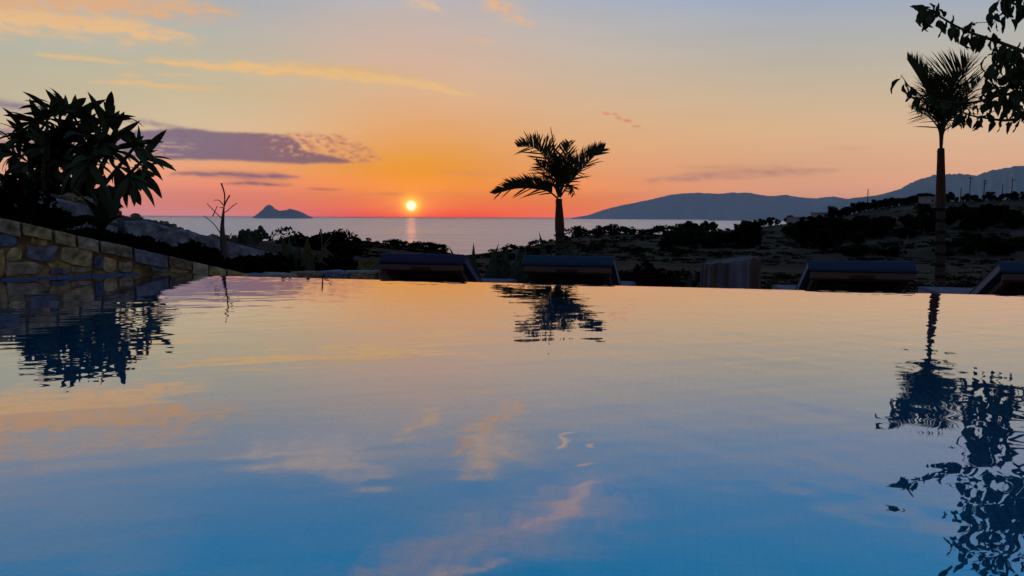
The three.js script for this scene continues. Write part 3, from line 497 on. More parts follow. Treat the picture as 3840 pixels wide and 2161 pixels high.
  put('stone', Z([[1230, 1030], [1420, 1045], [1560, 1050], [1550, 1095], [1400, 1110], [1240, 1110]]), STONE.grey, 0.012);
  const r = rng(31); // the wall nearer than the picture shows
  for (let t = -4.1; t < -1.15;) { const w = 0.18 + 0.2 * r(); let y = 0.0; while (y < wallTop(t) - 0.12) { const h = Math.min(0.11 + 0.1 * r(), wallTop(t + w) - 0.1 - y); if (h < 0.05) break; put('stone', [[t + 0.01, y + 0.01], [t + w / 2, y + 0.004], [t + w - 0.015, y + 0.012], [t + w - 0.01, y + h - 0.012], [t + w / 2, y + h - 0.004], [t + 0.012, y + h - 0.01]], STONE[['beige', 'grey', 'sand', 'slate', 'beige'][Math.floor(r() * 5)]], 0.016); y += h; } t += w; }
}
{ // low kerb of stones that carries on from the wall in front of the planted bed
  const pts = [at(618, 694, 5.75), at(690, 688, 6.0), at(780, 684, 6.15), at(870, 682, 6.3), at(962, 681, 6.42), at(1010, 681, 6.48), at(1060, 682, 6.55)];
  const curve = new THREE.CatmullRomCurve3(pts), o = thing('stone_kerb', 'low grey stone kerb edging the dark planted bed beside the first lounger', 'kerb', V(0, 0, 0));
  const n = 8; for (let i = 0; i < n; i++) {
    const a = curve.getPoint(i / n), b = curve.getPoint((i + 1) / n), len = a.distanceTo(b), c = a.clone().lerp(b, 0.5);
    const g = new RoundedBoxGeometry(len - 0.008, 0.14, 0.26, 2, 0.018), p = g.attributes.position; for (let k = 0; k < p.count; k++) { const f = 0.02 * noise2(p.getX(k) * 9 + i * 3, p.getZ(k) * 9); p.setY(k, p.getY(k) + f); p.setZ(k, p.getZ(k) + f); } g.computeVertexNormals();
    const m = mesh('kerb_stone', g, [STONE.slate, STONE.grey, STONE.brown][i % 3], o); m.position.set(c.x, c.y - 0.07, c.z); m.rotation.set(0, Math.atan2(-(b.z - a.z), b.x - a.x), Math.atan2(b.y - a.y, Math.hypot(b.x - a.x, b.z - a.z)));
    const h = new THREE.BoxGeometry(len, 0.5, 0.2); const q = mesh('footing', h, STONE.brown, o); q.position.set(c.x, c.y - 0.39, c.z); q.rotation.y = m.rotation.y;
  }
}
const plaster = std(0.4, 0.43, 0.43, 0.95, { map: stoneGrain, bumpMap: stoneBump, bumpScale: 0.004 });
{ // white plastered wall between the beds: two lengths with rounded ends
  for (const [t0, t1, words] of [[-1.6, 0.85, 'white plastered garden wall behind the spiky plant, upper length'], [0.98, 3.05, 'white plastered garden wall sloping down behind the bare stalk']]) {
    const sh = new THREE.Shape(), top = (t) => 0.635 - 0.272 * t + 0.012 * noise2(t * 4, 3), bot = (t) => gardenY(t, 3.7) - 0.25;
    sh.moveTo(t0, bot(t0)); for (let i = 0; i <= 10; i++) { const t = lerp(t0, t1, i / 10); sh.lineTo(t, bot(t)); }
    for (let i = 10; i >= 0; i--) { const t = lerp(t0, t1, i / 10), e = Math.min(i === 0 ? 0.06 : 0, 0.1) + (i === 10 ? 0.09 : 0); sh.lineTo(t, top(t) - e); } sh.closePath();
    const g = new THREE.ExtrudeGeometry(sh, { depth: 0.14, bevelEnabled: true, bevelSize: 0.03, bevelThickness: 0.03, bevelSegments: 3 }); g.translate(0, 0, -0.07);
    const w = mesh('garden_wall', g, plaster); tag(w, words, 'wall', undefined); w.position.copy(gardenPoint(0, 3.72, 0)); w.rotation.y = Math.atan2(-wallDir.z, wallDir.x);
  }
}
{ // stones along the top of the bank
  const r = rng(91); for (let i = 0; i < 26; i++) {
    const t = lerp(0.6, 3.6, (i + r()) / 26), n = 4.9 + 0.5 * r(), s = 0.03 + 0.06 * r() ** 2, g = new THREE.IcosahedronGeometry(s, 2), p = g.attributes.position;
    for (let k = 0; k < p.count; k++) { const f = 1 + 0.5 * noise2(p.getX(k) / s * 1.3 + i * 7, p.getY(k) / s * 1.3 + p.getZ(k) / s); p.setXYZ(k, p.getX(k) * f * 1.4, p.getY(k) * f * 0.75, p.getZ(k) * f); } g.computeVertexNormals();
    const m = mesh('bank_stone', g, STONE.brown); tag(m, 'small rough stone lying along the top of the earth bank', 'stone', 'stones on the earth bank'); m.position.copy(gardenPoint(t, n, gardenY(t, n) + s * 0.25)); m.rotation.y = r() * 6;
  }
}
{ // a row of blue tiles along the waterline under the stone wall
  const basin = scene.getObjectByName('pool_basin'), mats = [std(0.02, 0.09, 0.19, 0.4), std(0.022, 0.1, 0.21, 0.4), std(0.018, 0.08, 0.17, 0.4)], g = new RoundedBoxGeometry(0.096, 0.09, 0.016, 1, 0.003), r = rng(29);
  for (let t = -4.1, k = 0; t < -0.05; t += 0.1, k++) { const m = mesh('waterline_tile', g, mats[Math.floor(r() * 3)], basin); m.position.copy(gardenPoint(t + 0.05, 0, -0.033)).addScaledVector(wallN, -0.036); m.rotation.y = Math.atan2(-wallDir.z, wallDir.x); }
}
// ---------------------------------------------------------------- loungers
const wood = grainTexture(256, 256, (u, v) => { const n = fbm(u * 3, 14 * Math.sin(v * 6.283) + 5, 4); return [0.78 + 0.35 * n, 0.74 + 0.36 * n, 0.7 + 0.36 * n]; }); wood.colorSpace = THREE.SRGBColorSpace;
const teak = std(0.13, 0.062, 0.03, 0.8, { map: wood }), teakDark = std(0.07, 0.03, 0.016, 0.85, { map: wood });
const weave = grainTexture(128, 128, (u, v) => 0.5 + 0.25 * (Math.sin(u * 128 * Math.PI) + Math.sin(v * 128 * Math.PI)) + 0.1 * noise2(u * 40, v * 40));
const fabric = (r, g, b) => new THREE.MeshPhysicalMaterial({ color: new THREE.Color().setRGB(r, g, b), roughness: 0.9, sheen: 0.15, sheenRoughness: 0.5, sheenColor: new THREE.Color().setRGB(0.5, 0.55, 0.65), bumpMap: weave, bumpScale: 0.0006 });
const deckY = -0.58, seatH = 0.26, backL = 0.8, backA = 26 * DEG, LW = 0.74;
function cushion(name, len, parent, blue, side) { // a padded slab lying on the plane y = 0, from z = 0 towards -z; all one cloth, the side panels coloured with the warm sky light on them
  const th = 0.085, g = new RoundedBoxGeometry(LW - 0.03, th, len, 4, 0.022), p = g.attributes.position;
  for (let i = 0; i < p.count; i++) { const x = p.getX(i), z = p.getZ(i); if (p.getY(i) > 0) p.setY(i, p.getY(i) + 0.006 * Math.cos(x / LW * 3) + 0.004 * noise2(x * 6 + len * 9, z * 5)); } g.computeVertexNormals();
  g.translate(0, th / 2, -len / 2); const m = mesh(name, g, blue, parent);
  for (const s of [-1, 1]) {
    const q = new RoundedBoxGeometry(0.006, th - 0.026, len - 0.05, 1, 0.002); q.translate(s * (LW / 2 - 0.0145), th / 2, -len / 2); mesh('lit_side_panel', q, side, m);
    const piping = []; for (const y of [th - 0.012, 0.012]) { const c = new THREE.CylinderGeometry(0.005, 0.005, len - 0.03, 6); c.rotateX(Math.PI / 2); c.translate(s * (LW / 2 - 0.012), y, -len / 2); piping.push(c); } mesh('piping', mergeGeometries(piping), blue, m);
  }
  return m;
}
function lounger(pos, words, blue, side, skew = 0) {
  const o = thing('sun_lounger', words, 'sun lounger', pos, Math.atan2(-poolE.z, poolE.x) + skew, 'sun loungers below the pool edge');
  // local: x across, -z towards the feet (away from the pool), the head rests at z = backL
  for (const s of [-1, 1]) { const g = new RoundedBoxGeometry(0.045, 0.07, 1.95, 2, 0.006); g.translate(s * (LW / 2 - 0.023), seatH - 0.036, -1.25 + 0.975 - 0.02); mesh('side_rail', g, teak, o); for (const z of [0.6, -1.1]) { const l = new RoundedBoxGeometry(0.05, seatH - 0.072, 0.06, 2, 0.006); l.translate(s * (LW / 2 - 0.025), (seatH - 0.072) / 2, z); mesh('leg', l, teak, o); } }
  for (let k = 0; k < 11; k++) { const g = new RoundedBoxGeometry(LW - 0.1, 0.018, 0.085, 1, 0.004); g.translate(0, seatH - 0.01, -0.07 - k * 0.108); mesh('seat_slat', g, teak, o); }
  for (const z of [-1.26, 0.71]) { const g = new RoundedBoxGeometry(LW - 0.096, 0.06, 0.04, 2, 0.006); g.translate(0, seatH - 0.04, z); mesh('cross_rail', g, teak, o); }
  const b = new THREE.Group(); b.name = 'backrest'; b.position.set(0, seatH, 0); b.rotation.x = -backA; o.add(b); // rises towards us
  for (const s of [-1, 1]) { const g = new RoundedBoxGeometry(0.045, 0.045, backL, 2, 0.006); g.translate(s * (LW / 2 - 0.075), -0.024, backL / 2); mesh('back_rail', g, teak, b); }
  const t = new RoundedBoxGeometry(LW - 0.06, 0.05, 0.05, 2, 0.008); t.translate(0, -0.026, backL - 0.026); mesh('top_rail', t, teak, b);
  for (let k = 0; k < 7; k++) { const g = new RoundedBoxGeometry(LW - 0.196, 0.016, 0.08, 1, 0.004); g.translate(0, -0.012, 0.06 + k * 0.094); mesh('back_slat', g, teakDark, b); }
  const grip = new RoundedBoxGeometry(0.16, 0.03, 0.02, 2, 0.008); grip.translate(0, -0.045, backL + 0.008); mesh('grip', grip, teakDark, b);
  const prop = new RoundedBoxGeometry(LW - 0.2, 0.03, 0.04, 2, 0.005); const pr = mesh('prop_bar', prop, teakDark, o); pr.position.set(0, seatH + 0.04, 0.32); pr.rotation.x = 0.3;
  const cb = cushion('back_cushion', backL + 0.03, b, blue, side); cb.position.set(0, 0.002, backL + 0.02);
  const cs = cushion('seat_cushion', 1.26, o, blue, side); cs.position.set(0, seatH + 0.002, -0.01);
  return o;
}
{
  const navy = fabric(0.014, 0.042, 0.075), plum = fabric(0.022, 0.018, 0.055), beige = fabric(0.2, 0.15, 0.15), violet = fabric(0.07, 0.055, 0.11);  // beige and violet: cushion sides with the warm sky light put into their colour
  const place = (px0, px1, py) => { // from the two upper corners of the backrest
    const a = ray(px0, py), b = ray(px1, py + (px1 - px0) * 0.005), ka = a.x / -a.z, kb = b.x / -b.z, w = LW - 0.03, ex = poolE.x * w, ez = -poolE.z * w; // second corner: x + ex, ahead + ez
    const ahead = (ex - kb * ez) / (kb - ka); return V(ka * ahead, 0, -ahead).addScaledVector(poolE, w / 2);
  };
  const spots = [[955, 1168, 645], [1320, 1550, 649], [2030, 2303, 654]].map((q) => place(...q)); const dir = spots[2].clone().sub(spots[1]);
  spots.push(at(2520, 655, 5.3).setY(0).addScaledVector(poolE, (LW - 0.03) / 2));
  const words = ['sun lounger with violet cushion, left of the agaves', 'sun lounger with navy cushion in front of the middle palm', 'sun lounger with blue cushion right of the weathered stump', 'sun lounger with blue cushion at the right edge, seat end showing'];
  spots.forEach((p, i) => { const back = backL * Math.cos(backA) - 0.03; lounger(p.clone().addScaledVector(poolN, -back).setY(deckY), words[i], i === 0 ? plum : navy, i === 0 ? violet : beige, [0.012, -0.02, 0.015, -0.01][i]); });
}
{ // weathered tree stump
  const o = thing('tree_stump', 'upright weathered grey tree stump standing on the deck between the loungers', 'tree stump', at(1838, 700, 6.3).setY(deckY - 0.02));
  const H = 0.66, pos = [], idx = [], uv = [], col = [], nA = 96, nY = 26;
  for (let j = 0; j <= nY; j++) for (let i = 0; i <= nA; i++) {
    const a = i / nA * 6.283, v = j / nY, ridge = fbm(Math.cos(a) * 4 + 3, Math.sin(a) * 4, 4), r = 0.215 * (1 + 0.16 * ridge + 0.06 * noise2(Math.cos(a) * 11, Math.sin(a) * 11 + v * 1.5)) * (1 + 0.05 * (1 - v)) * (v > 0.97 ? 0.96 : 1);
    const topY = H + 0.03 * Math.cos(a) + 0.02 * noise2(Math.cos(a) * 3, Math.sin(a) * 3); pos.push(r * 1.08 * Math.cos(a), v * topY, r * 0.9 * Math.sin(a));
    const s = 0.7 * fbm(Math.cos(a) * 3.3 + 2, Math.sin(a) * 3.3 + v * 0.7, 4) + 0.5 * fbm(Math.cos(a) * 15, Math.sin(a) * 15 + v * 1.1, 3), w = smooth(0.02, 0.25, noise2(Math.cos(a) * 5 + 8, Math.sin(a) * 5 + v * 0.6)); const grey = [0.15, 0.148, 0.155], brown = [0.1, 0.065, 0.045];
    col.push(...[0, 1, 2].map((q) => lerp(grey[q], brown[q], w) * clamp(0.85 + 1.0 * s, 0.3, 1.35)));
  }
  for (let j = 0; j < nY; j++) for (let i = 0; i < nA; i++) { const a = j * (nA + 1) + i, b = a + nA + 1; idx.push(a, b, a + 1, b, b + 1, a + 1); }
  mesh('weathered_side', geo(pos, idx, { color: col }), std(1, 1, 1, 0.95, { vertexColors: true, side: THREE.DoubleSide }), o);
  const tp = [0, H - 0.01, 0], ti = []; const base = nY * (nA + 1) * 3; for (let i = 0; i <= nA; i++) { tp.push(pos[base + i * 3] * 0.99, pos[base + i * 3 + 1] - 0.004, pos[base + i * 3 + 2] * 0.99); if (i) ti.push(0, i + 1, i); }
  mesh('cut_top', geo(tp, ti), std(0.16, 0.13, 0.1, 0.95, { side: THREE.DoubleSide }), o);
}
// ---------------------------------------------------------------- palms
function bladeInto(pos, nor, p, dir, side, len, w, bend) { // one narrow leaflet: a tapering strip of three pieces, slightly bent
  const nn = dir.clone().cross(side).normalize(), rows = [[0, 0.55], [0.35, 1], [0.72, 0.7], [1, 0.02]].map(([q, k]) => { const c = p.clone().addScaledVector(dir, len * q).addScaledVector(bend, len * q * q); return [c.clone().addScaledVector(side, w * k * 0.5), c.clone().addScaledVector(side, -w * k * 0.5)]; });
  for (let k = 0; k < 3; k++) { const [a, b] = rows[k], [c, d] = rows[k + 1]; for (const q of [a, b, c, b, d, c]) { pos.push(q.x, q.y, q.z); nor.push(nn.x, nn.y, nn.z); } }
}
function frondGeometry(points, { n = 46, len = 0.42, rise = 0.8, spread = 0.35, ahead = 0.6, w = 0.034, thick = 0.012, from = 0.16, droop = 0.12, seed = 1, under = 0.15 }) {
  const r = rng(seed), curve = new THREE.CatmullRomCurve3(points), stem = new THREE.TubeGeometry(curve, 28, thick, 5), sp = stem.attributes.position, parts = [];
  for (let i = 0; i < sp.count; i++) { const q = Math.floor(i / 6) / 28, c = curve.getPoint(q), k = lerp(1.5, 0.25, q); sp.setXYZ(i, c.x + (sp.getX(i) - c.x) * k, c.y + (sp.getY(i) - c.y) * k, c.z + (sp.getZ(i) - c.z) * k); }
  parts.push(stem.toNonIndexed());
  const pos = [], nor = [];
  for (let i = 0; i < n; i++) {
    const q = lerp(from, 0.985, (i + 0.3 * r()) / n), p = curve.getPoint(q), T = curve.getTangent(q), L = len * (0.22 + 0.78 * Math.sin(Math.PI * Math.min(1, 0.12 + q * 0.88))) * (0.85 + 0.3 * r());
    const S = T.clone().cross(V(0, 1, 0)); if (S.lengthSq() < 0.02) S.set(1, 0, 0); S.normalize(); const U = S.clone().cross(T).normalize();
    for (const s of [-1, 1]) {
      const up = r() < under ? -0.35 : rise, d = T.clone().multiplyScalar(ahead + 0.3 * q).addScaledVector(U, up * (0.8 + 0.4 * r())).addScaledVector(S, s * spread * (0.6 + 0.8 * r())).normalize();
      bladeInto(pos, nor, p, d, T.clone().cross(d).cross(d).normalize(), L, w * (0.8 + 0.4 * r()), V(0, -droop * (0.5 + r()), 0));
    }
  }
  const g = geo(pos, null, { normal: nor }), out = new THREE.BufferGeometry(); const stemG = parts[0]; stemG.deleteAttribute('uv');
  return mergeGeometries([stemG, g]);
}
const palmLeaf = leafStd(0.045, 0.055, 0.022), palmShaft = std(0.075, 0.038, 0.02, 0.85), palmBark = grainTexture(64, 256, (u, v) => { const ring = Math.pow(Math.abs(Math.sin(v * 9 * Math.PI)), 12), n = fbm(6 * Math.sin(u * 6.283), 30 * v, 3); const k = 0.75 - 0.4 * ring + 0.35 * n; return [k, k * 0.97, k * 0.92]; }); palmBark.colorSpace = THREE.SRGBColorSpace;
const palmTrunkMat = std(0.11, 0.092, 0.08, 0.95, { map: palmBark });
function lathe(profile, seg = 18) { return new THREE.LatheGeometry(profile.map(([r, y]) => new THREE.Vector2(r, y)), seg); }
function along(geom, base, tip, h) { // bends a lathe of height h onto the line base -> tip
  const p = geom.attributes.position; for (let i = 0; i < p.count; i++) { const q = p.getY(i) / h; p.setXYZ(i, p.getX(i) + lerp(base.x, tip.x, q), lerp(base.y, tip.y, q), p.getZ(i) + lerp(base.z, tip.z, q)); } geom.computeVertexNormals(); return geom;
}
function palm(label, base, ringAt, neck, tip, fronds, r0, r1, opts) {
  const o = thing('palm_tree', label, 'palm tree', base), L = (p) => p.clone().sub(base);
  const H1 = ringAt.y - base.y, tr = []; for (let k = 0; k <= 40; k++) { const q = k / 40; tr.push([lerp(r0, r1, Math.pow(q, 0.6)) * (1 + 0.035 * Math.sin(q * 70)) * (1 + 0.25 * Math.exp(-q * 14)), q * H1]); }
  mesh('trunk', along(lathe(tr), V(0, 0, 0), L(ringAt), H1), palmTrunkMat, o);
  const H2 = neck.y - ringAt.y, sh = opts.shaft.map(([q, r]) => [r, q * H2]); const sg = lathe(sh); const sp = sg.attributes.position; const b = L(ringAt), t = L(neck); for (let i = 0; i < sp.count; i++) { const q = sp.getY(i) / H2; sp.setXYZ(i, sp.getX(i) + lerp(b.x, t.x, q), b.y + sp.getY(i), sp.getZ(i) + lerp(b.z, t.z, q)); } sg.computeVertexNormals(); mesh('crownshaft', sg, palmShaft, o);
  for (let k = 0; k < 7; k++) { const a = k * 2.4, g = new THREE.ConeGeometry(0.016, 0.09, 4); const m = mesh('leaf_scar', g, palmShaft, o); m.position.copy(L(neck)).add(V(Math.cos(a) * sh[sh.length - 1][0] * 0.9, -0.04 - 0.03 * (k % 3), Math.sin(a) * sh[sh.length - 1][0] * 0.9)); m.rotation.z = -Math.cos(a) * 0.7; }
  fronds.forEach((f, i) => mesh(f.spear ? 'spear_leaf' : 'frond', frondGeometry(f.pts.map(L), { seed: 300 + i * 7 + Math.floor(base.x * 10), ...f }), palmLeaf, o));
  return o;
}
{ // the middle palm, about 15 m away
  const D = 15, z = (x, y, dd = 0) => at((1800 + x / 2.23) * 0.67083, (450 + y / 2.23) * 0.67083, D + dd);
  const base = z(672, 1300), g = landY(base.x, base.z); base.y = g - 0.05; const ring = z(668, 940), neck = z(660, 660);
  palm('short palm with wind-tossed fronds behind the second lounger', base, ring, neck, null, [
    { pts: [z(655, 650), z(615, 430, 0.1), z(540, 300, 0.25), z(440, 230, 0.4), z(305, 228, 0.5)], n: 40, len: 0.5, rise: 0.95, spread: 0.3, ahead: 0.35 },
    { pts: [z(650, 655), z(570, 598, -0.15), z(450, 575, -0.3), z(300, 575, -0.45), z(110, 625, -0.5)], n: 46, len: 0.46, rise: 0.75, spread: 0.35, ahead: 0.75 },
    { pts: [z(668, 650), z(760, 515, 0), z(860, 405, 0.1), z(960, 300, 0.2), z(1045, 235, 0.25)], n: 42, len: 0.46, rise: 0.85, spread: 0.3, ahead: 0.7 },
    { pts: [z(664, 640), z(690, 480, 0.3), z(715, 340, 0.5), z(748, 180, 0.6)], n: 38, len: 0.48, rise: 0.5, spread: 0.75, ahead: 0.7 },
    { pts: [z(660, 640), z(660, 470, -0.3), z(640, 350, -0.7), z(600, 300, -1.1)], n: 34, len: 0.5, rise: 0.5, spread: 0.85, ahead: 0.5 },
    { pts: [z(656, 640), z(610, 520, -0.2), z(560, 430, -0.45), z(470, 350, -0.5)], n: 34, len: 0.46, rise: 0.4, spread: 0.8, ahead: 0.5 },
    { pts: [z(666, 640), z(720, 500, -0.3), z(770, 420, -0.7), z(800, 400, -1.0)], n: 32, len: 0.5, rise: 0.6, spread: 0.7, ahead: 0.5 },
    { pts: [z(664, 640), z(700, 520, 0.4), z(760, 400, 0.8), z(820, 330, 1.1)], n: 32, len: 0.46, rise: 0.7, spread: 0.5, ahead: 0.6 },
    { pts: [z(660, 620), z(645, 400), z(618, 220), z(590, 65)], spear: true, n: 10, len: 0.3, rise: 0.05, spread: 0.05, ahead: 1.2, w: 0.014, thick: 0.02, droop: 0, under: 0 },
    { pts: [z(668, 640), z(730, 560, 0.2), z(770, 550, 0.3), z(785, 630, 0.35)], n: 12, len: 0.24, rise: -0.4, spread: 0.5, ahead: 0.5, thick: 0.006 },
  ], 0.115, 0.088, { shaft: [[0, 0.09], [0.08, 0.095], [0.4, 0.088], [0.8, 0.066], [1, 0.062]] });
}
{ // the tall palm on the right, about 11.6 m away
  const D = 11.6, z = (x, y, dd = 0) => at((3240 + x / 2.417) * 0.67083, (y / 2.417) * 0.67083, D + dd);
  const base = at(2368, 722, D); base.y = landY(base.x, base.z) - 0.05; const ring = at(2368, 514, D), neck = z(702, 1345);
  palm('tall slender palm with upswept fronds beside the right-hand lounger', base, ring, neck, null, [
    { pts: [z(700, 1345), z(690, 1180), z(610, 900, 0.1), z(500, 700, 0.2), z(390, 530, 0.3)], n: 56, len: 0.5, rise: 0.6, spread: 0.3, ahead: 0.95, w: 0.02, from: 0.3, under: 0 },
    { pts: [z(705, 1345), z(715, 1180), z(785, 920, -0.2), z(845, 720, -0.35), z(960, 555, -0.5)], n: 54, len: 0.75, rise: 0.55, spread: 0.8, ahead: 0.75, w: 0.02, from: 0.28, under: 0 },
    { pts: [z(706, 1345), z(725, 1180), z(840, 1000, 0.2), z(950, 850, 0.3), z(1075, 715, 0.4)], n: 46, len: 0.55, rise: 0.45, spread: 0.6, ahead: 0.8, w: 0.02, from: 0.3 },
    { pts: [z(700, 1345), z(688, 1190), z(610, 1075, -0.2), z(540, 1030, -0.35), z(465, 1000, -0.5)], n: 32, len: 0.4, rise: 0.6, spread: 0.5, ahead: 0.6, w: 0.02, from: 0.3 },
    { pts: [z(706, 1345), z(722, 1210), z(770, 1160, 0.2), z(830, 1130, 0.3), z(905, 1140, 0.4)], n: 20, len: 0.36, rise: 0.2, spread: 0.6, ahead: 0.8, w: 0.018, from: 0.3 },
    { pts: [z(703, 1345), z(705, 1150), z(690, 960, -0.5), z(660, 830, -0.9), z(640, 700, -1.2)], n: 46, len: 0.55, rise: 0.3, spread: 0.8, ahead: 0.6, w: 0.02, from: 0.3 },
    { pts: [z(703, 1345), z(708, 1150), z(740, 980, 0.5), z(760, 840, 0.9), z(770, 720, 1.2)], n: 46, len: 0.6, rise: 0.3, spread: 0.8, ahead: 0.6, w: 0.02, from: 0.3 },
    { pts: [z(704, 1345), z(716, 1170), z(800, 1040, -0.6), z(870, 960, -0.9), z(930, 900, -1.2)], n: 40, len: 0.5, rise: 0.5, spread: 0.6, ahead: 0.6, w: 0.02, from: 0.3 },
    { pts: [z(702, 1345), z(694, 1170), z(640, 1050, 0.6), z(590, 960, 0.9), z(540, 900, 1.2)], n: 40, len: 0.5, rise: 0.5, spread: 0.6, ahead: 0.6, w: 0.02, from: 0.3 },
    { pts: [z(704, 1345), z(712, 1150), z(730, 1000), z(780, 850, -0.1), z(900, 640, -0.1)], n: 44, len: 0.6, rise: 0.5, spread: 0.6, ahead: 0.7, w: 0.02, from: 0.3 },
  ], 0.084, 0.064, { shaft: [[0, 0.064], [0.04, 0.068], [0.3, 0.066], [0.75, 0.054], [0.95, 0.05], [1, 0.042]] });
}
// ---------------------------------------------------------------- broad-leaved plants
function leafGeometry(len, w, { arch = 0.15, fold = 0.15, tip = 0.5, rows = 8, wave = 0 } = {}) { // lies along +z from the origin, face up
  const pos = [], idx = []; for (let j = 0; j <= rows; j++) {
    const q = j / rows, k = Math.pow(Math.sin(Math.PI * Math.pow(q, tip) * 0.985 + 0.02), 0.85) * w / 2, y = arch * len * (q - q * q * 1.6), z = len * q;
    for (const s of [-1, -0.5, 0, 0.5, 1]) pos.push(s * k + wave * Math.sin(q * 9 + s), y - Math.abs(s) * -fold * k + wave * Math.sin(q * 11 + s * 2), z);
  }
  for (let j = 0; j < rows; j++) for (let i = 0; i < 4; i++) { const a = j * 5 + i, b = a + 5; idx.push(a, b, a + 1, b, b + 1, a + 1); } return geo(pos, idx);
}
const aim = (m, dir, roll = 0) => { m.quaternion.setFromUnitVectors(V(0, 0, 1), dir.clone().normalize()); m.rotateZ(roll); return m; };
const limb = (pts, r0, r1, seg = 12) => { const c = new THREE.CatmullRomCurve3(pts), g = new THREE.TubeGeometry(c, seg, 1, 6), p = g.attributes.position; for (let i = 0; i < p.count; i++) { const q = Math.floor(i / 7) / seg, o = c.getPoint(q), k = lerp(r0, r1, q); p.setXYZ(i, o.x + (p.getX(i) - o.x) * k, o.y + (p.getY(i) - o.y) * k, o.z + (p.getZ(i) - o.z) * k); } g.computeVertexNormals(); return g; };
{ // the big frangipani shrub on the left
  const D = 12.2, z = (x, y, dd = 0) => at(x / 3.22 * 0.67083, (350 + y / 3.22) * 0.67083, D + dd), base = z(620, 1480); base.y = Math.min(base.y, 0.2);
  const o = thing('frangipani_shrub', 'large frangipani shrub with long leaves on the bank at the left', 'shrub', base), L = (p) => p.clone().sub(base);
  const leaf = leafStd(0.045, 0.06, 0.025), geos = [0, 1, 2, 3].map((k) => leafGeometry([0.48, 0.42, 0.52, 0.46][k], [0.115, 0.11, 0.11, 0.12][k], { arch: [0.35, 0.2, 0.5, 0.3][k], fold: 0.1, tip: 1.1 })), r = rng(19);
  const tips = [ // rosettes: place, opening direction (x, y) and leaf count
    [560, 290, -0.35, 1, 0, 13], [720, 260, 0, 1, 0.3, 13], [860, 290, 0.2, 1, -0.3, 12], [1010, 340, 0.1, 1, 0.2, 9], [1220, 370, -0.2, 1, 0, 8], [1330, 330, 0.4, 1, 0.2, 12], [1400, 480, 0.9, 0.5, 0, 11], [420, 350, -0.8, 0.6, 0.1, 12], [280, 540, -0.9, 0.35, -0.2, 12], [120, 620, -0.9, 0.1, 0.2, 11], [150, 760, -0.8, -0.4, 0, 10],
    [1620, 650, 0.9, 0.3, 0.2, 12], [1740, 790, 1, 0.1, 0, 11], [1680, 930, 0.8, -0.5, -0.2, 12], [1560, 1040, 0.5, -0.9, 0.1, 12], [1420, 900, 0.3, -0.6, 0.4, 10], [700, 480, -0.2, 0.8, -1, 13], [960, 520, 0.2, 0.8, -1, 13], [1180, 620, 0.3, 0.5, -0.9, 13], [520, 660, -0.5, 0.3, -1, 13], [800, 760, 0, 0.2, -1, 13], [1080, 850, 0.2, -0.2, -1, 13], [330, 860, -0.5, -0.3, -0.8, 12], [620, 930, -0.2, -0.4, -0.9, 12], [1330, 700, 0.5, 0.2, -0.9, 12],
  ];
  let count = 0; const trunks = [];
  tips.forEach(([x, y, dx, dy, dz, n], i) => {
    const tip = L(z(x, y, (r() - 0.5) * 1.5 + dz * 0.35)), mid = tip.clone().multiplyScalar(0.5); mid.y *= 0.8; mid.x += 0.15 * (r() - 0.5);
    mesh('branch', limb([V((r() - 0.5) * 0.16, 0, (r() - 0.5) * 0.16), mid, tip], 0.05, 0.022), barkMat, o);
    const D0 = V(dx, dy, -dz * 0.6).normalize();
    for (let k = 0; k < n && count < 298; k++, count++) {
      const a = k * 2.4 + r() * 0.5, tilt = lerp(0.4, 1.35, (k + r()) / n), ref = Math.abs(D0.y) < 0.9 ? V(0, 1, 0) : V(1, 0, 0), A = D0.clone().cross(ref).normalize(), B = D0.clone().cross(A);
      const d = D0.clone().multiplyScalar(Math.cos(tilt)).addScaledVector(A, Math.sin(tilt) * Math.cos(a)).addScaledVector(B, Math.sin(tilt) * Math.sin(a)); d.y -= 0.12;
      const m = mesh('leaf', geos[Math.floor(r() * 4)], leaf, o); m.position.copy(tip).addScaledVector(D0, -0.05 * r()); aim(m, d, (r() - 0.5) * 1.6); m.scale.setScalar(0.6 + 0.6 * r());
    }
  });
  const fill = leafCloud(77, 420, 26, 0.8, 0.5, 0.6, 0.2, 0); fill.translate(L(z(830, 900)).x, L(z(830, 900)).y - 0.2, 0); const low = leafCloud(78, 420, 22, 0.8, 0.42, 0.5, 0.2, 0); low.translate(L(z(800, 1100)).x, 0.1, 0); const f = mesh('inner_leaves', mergeGeometries([fill, low]), leaf, o); f.userData = { kind: 'stuff' };
}
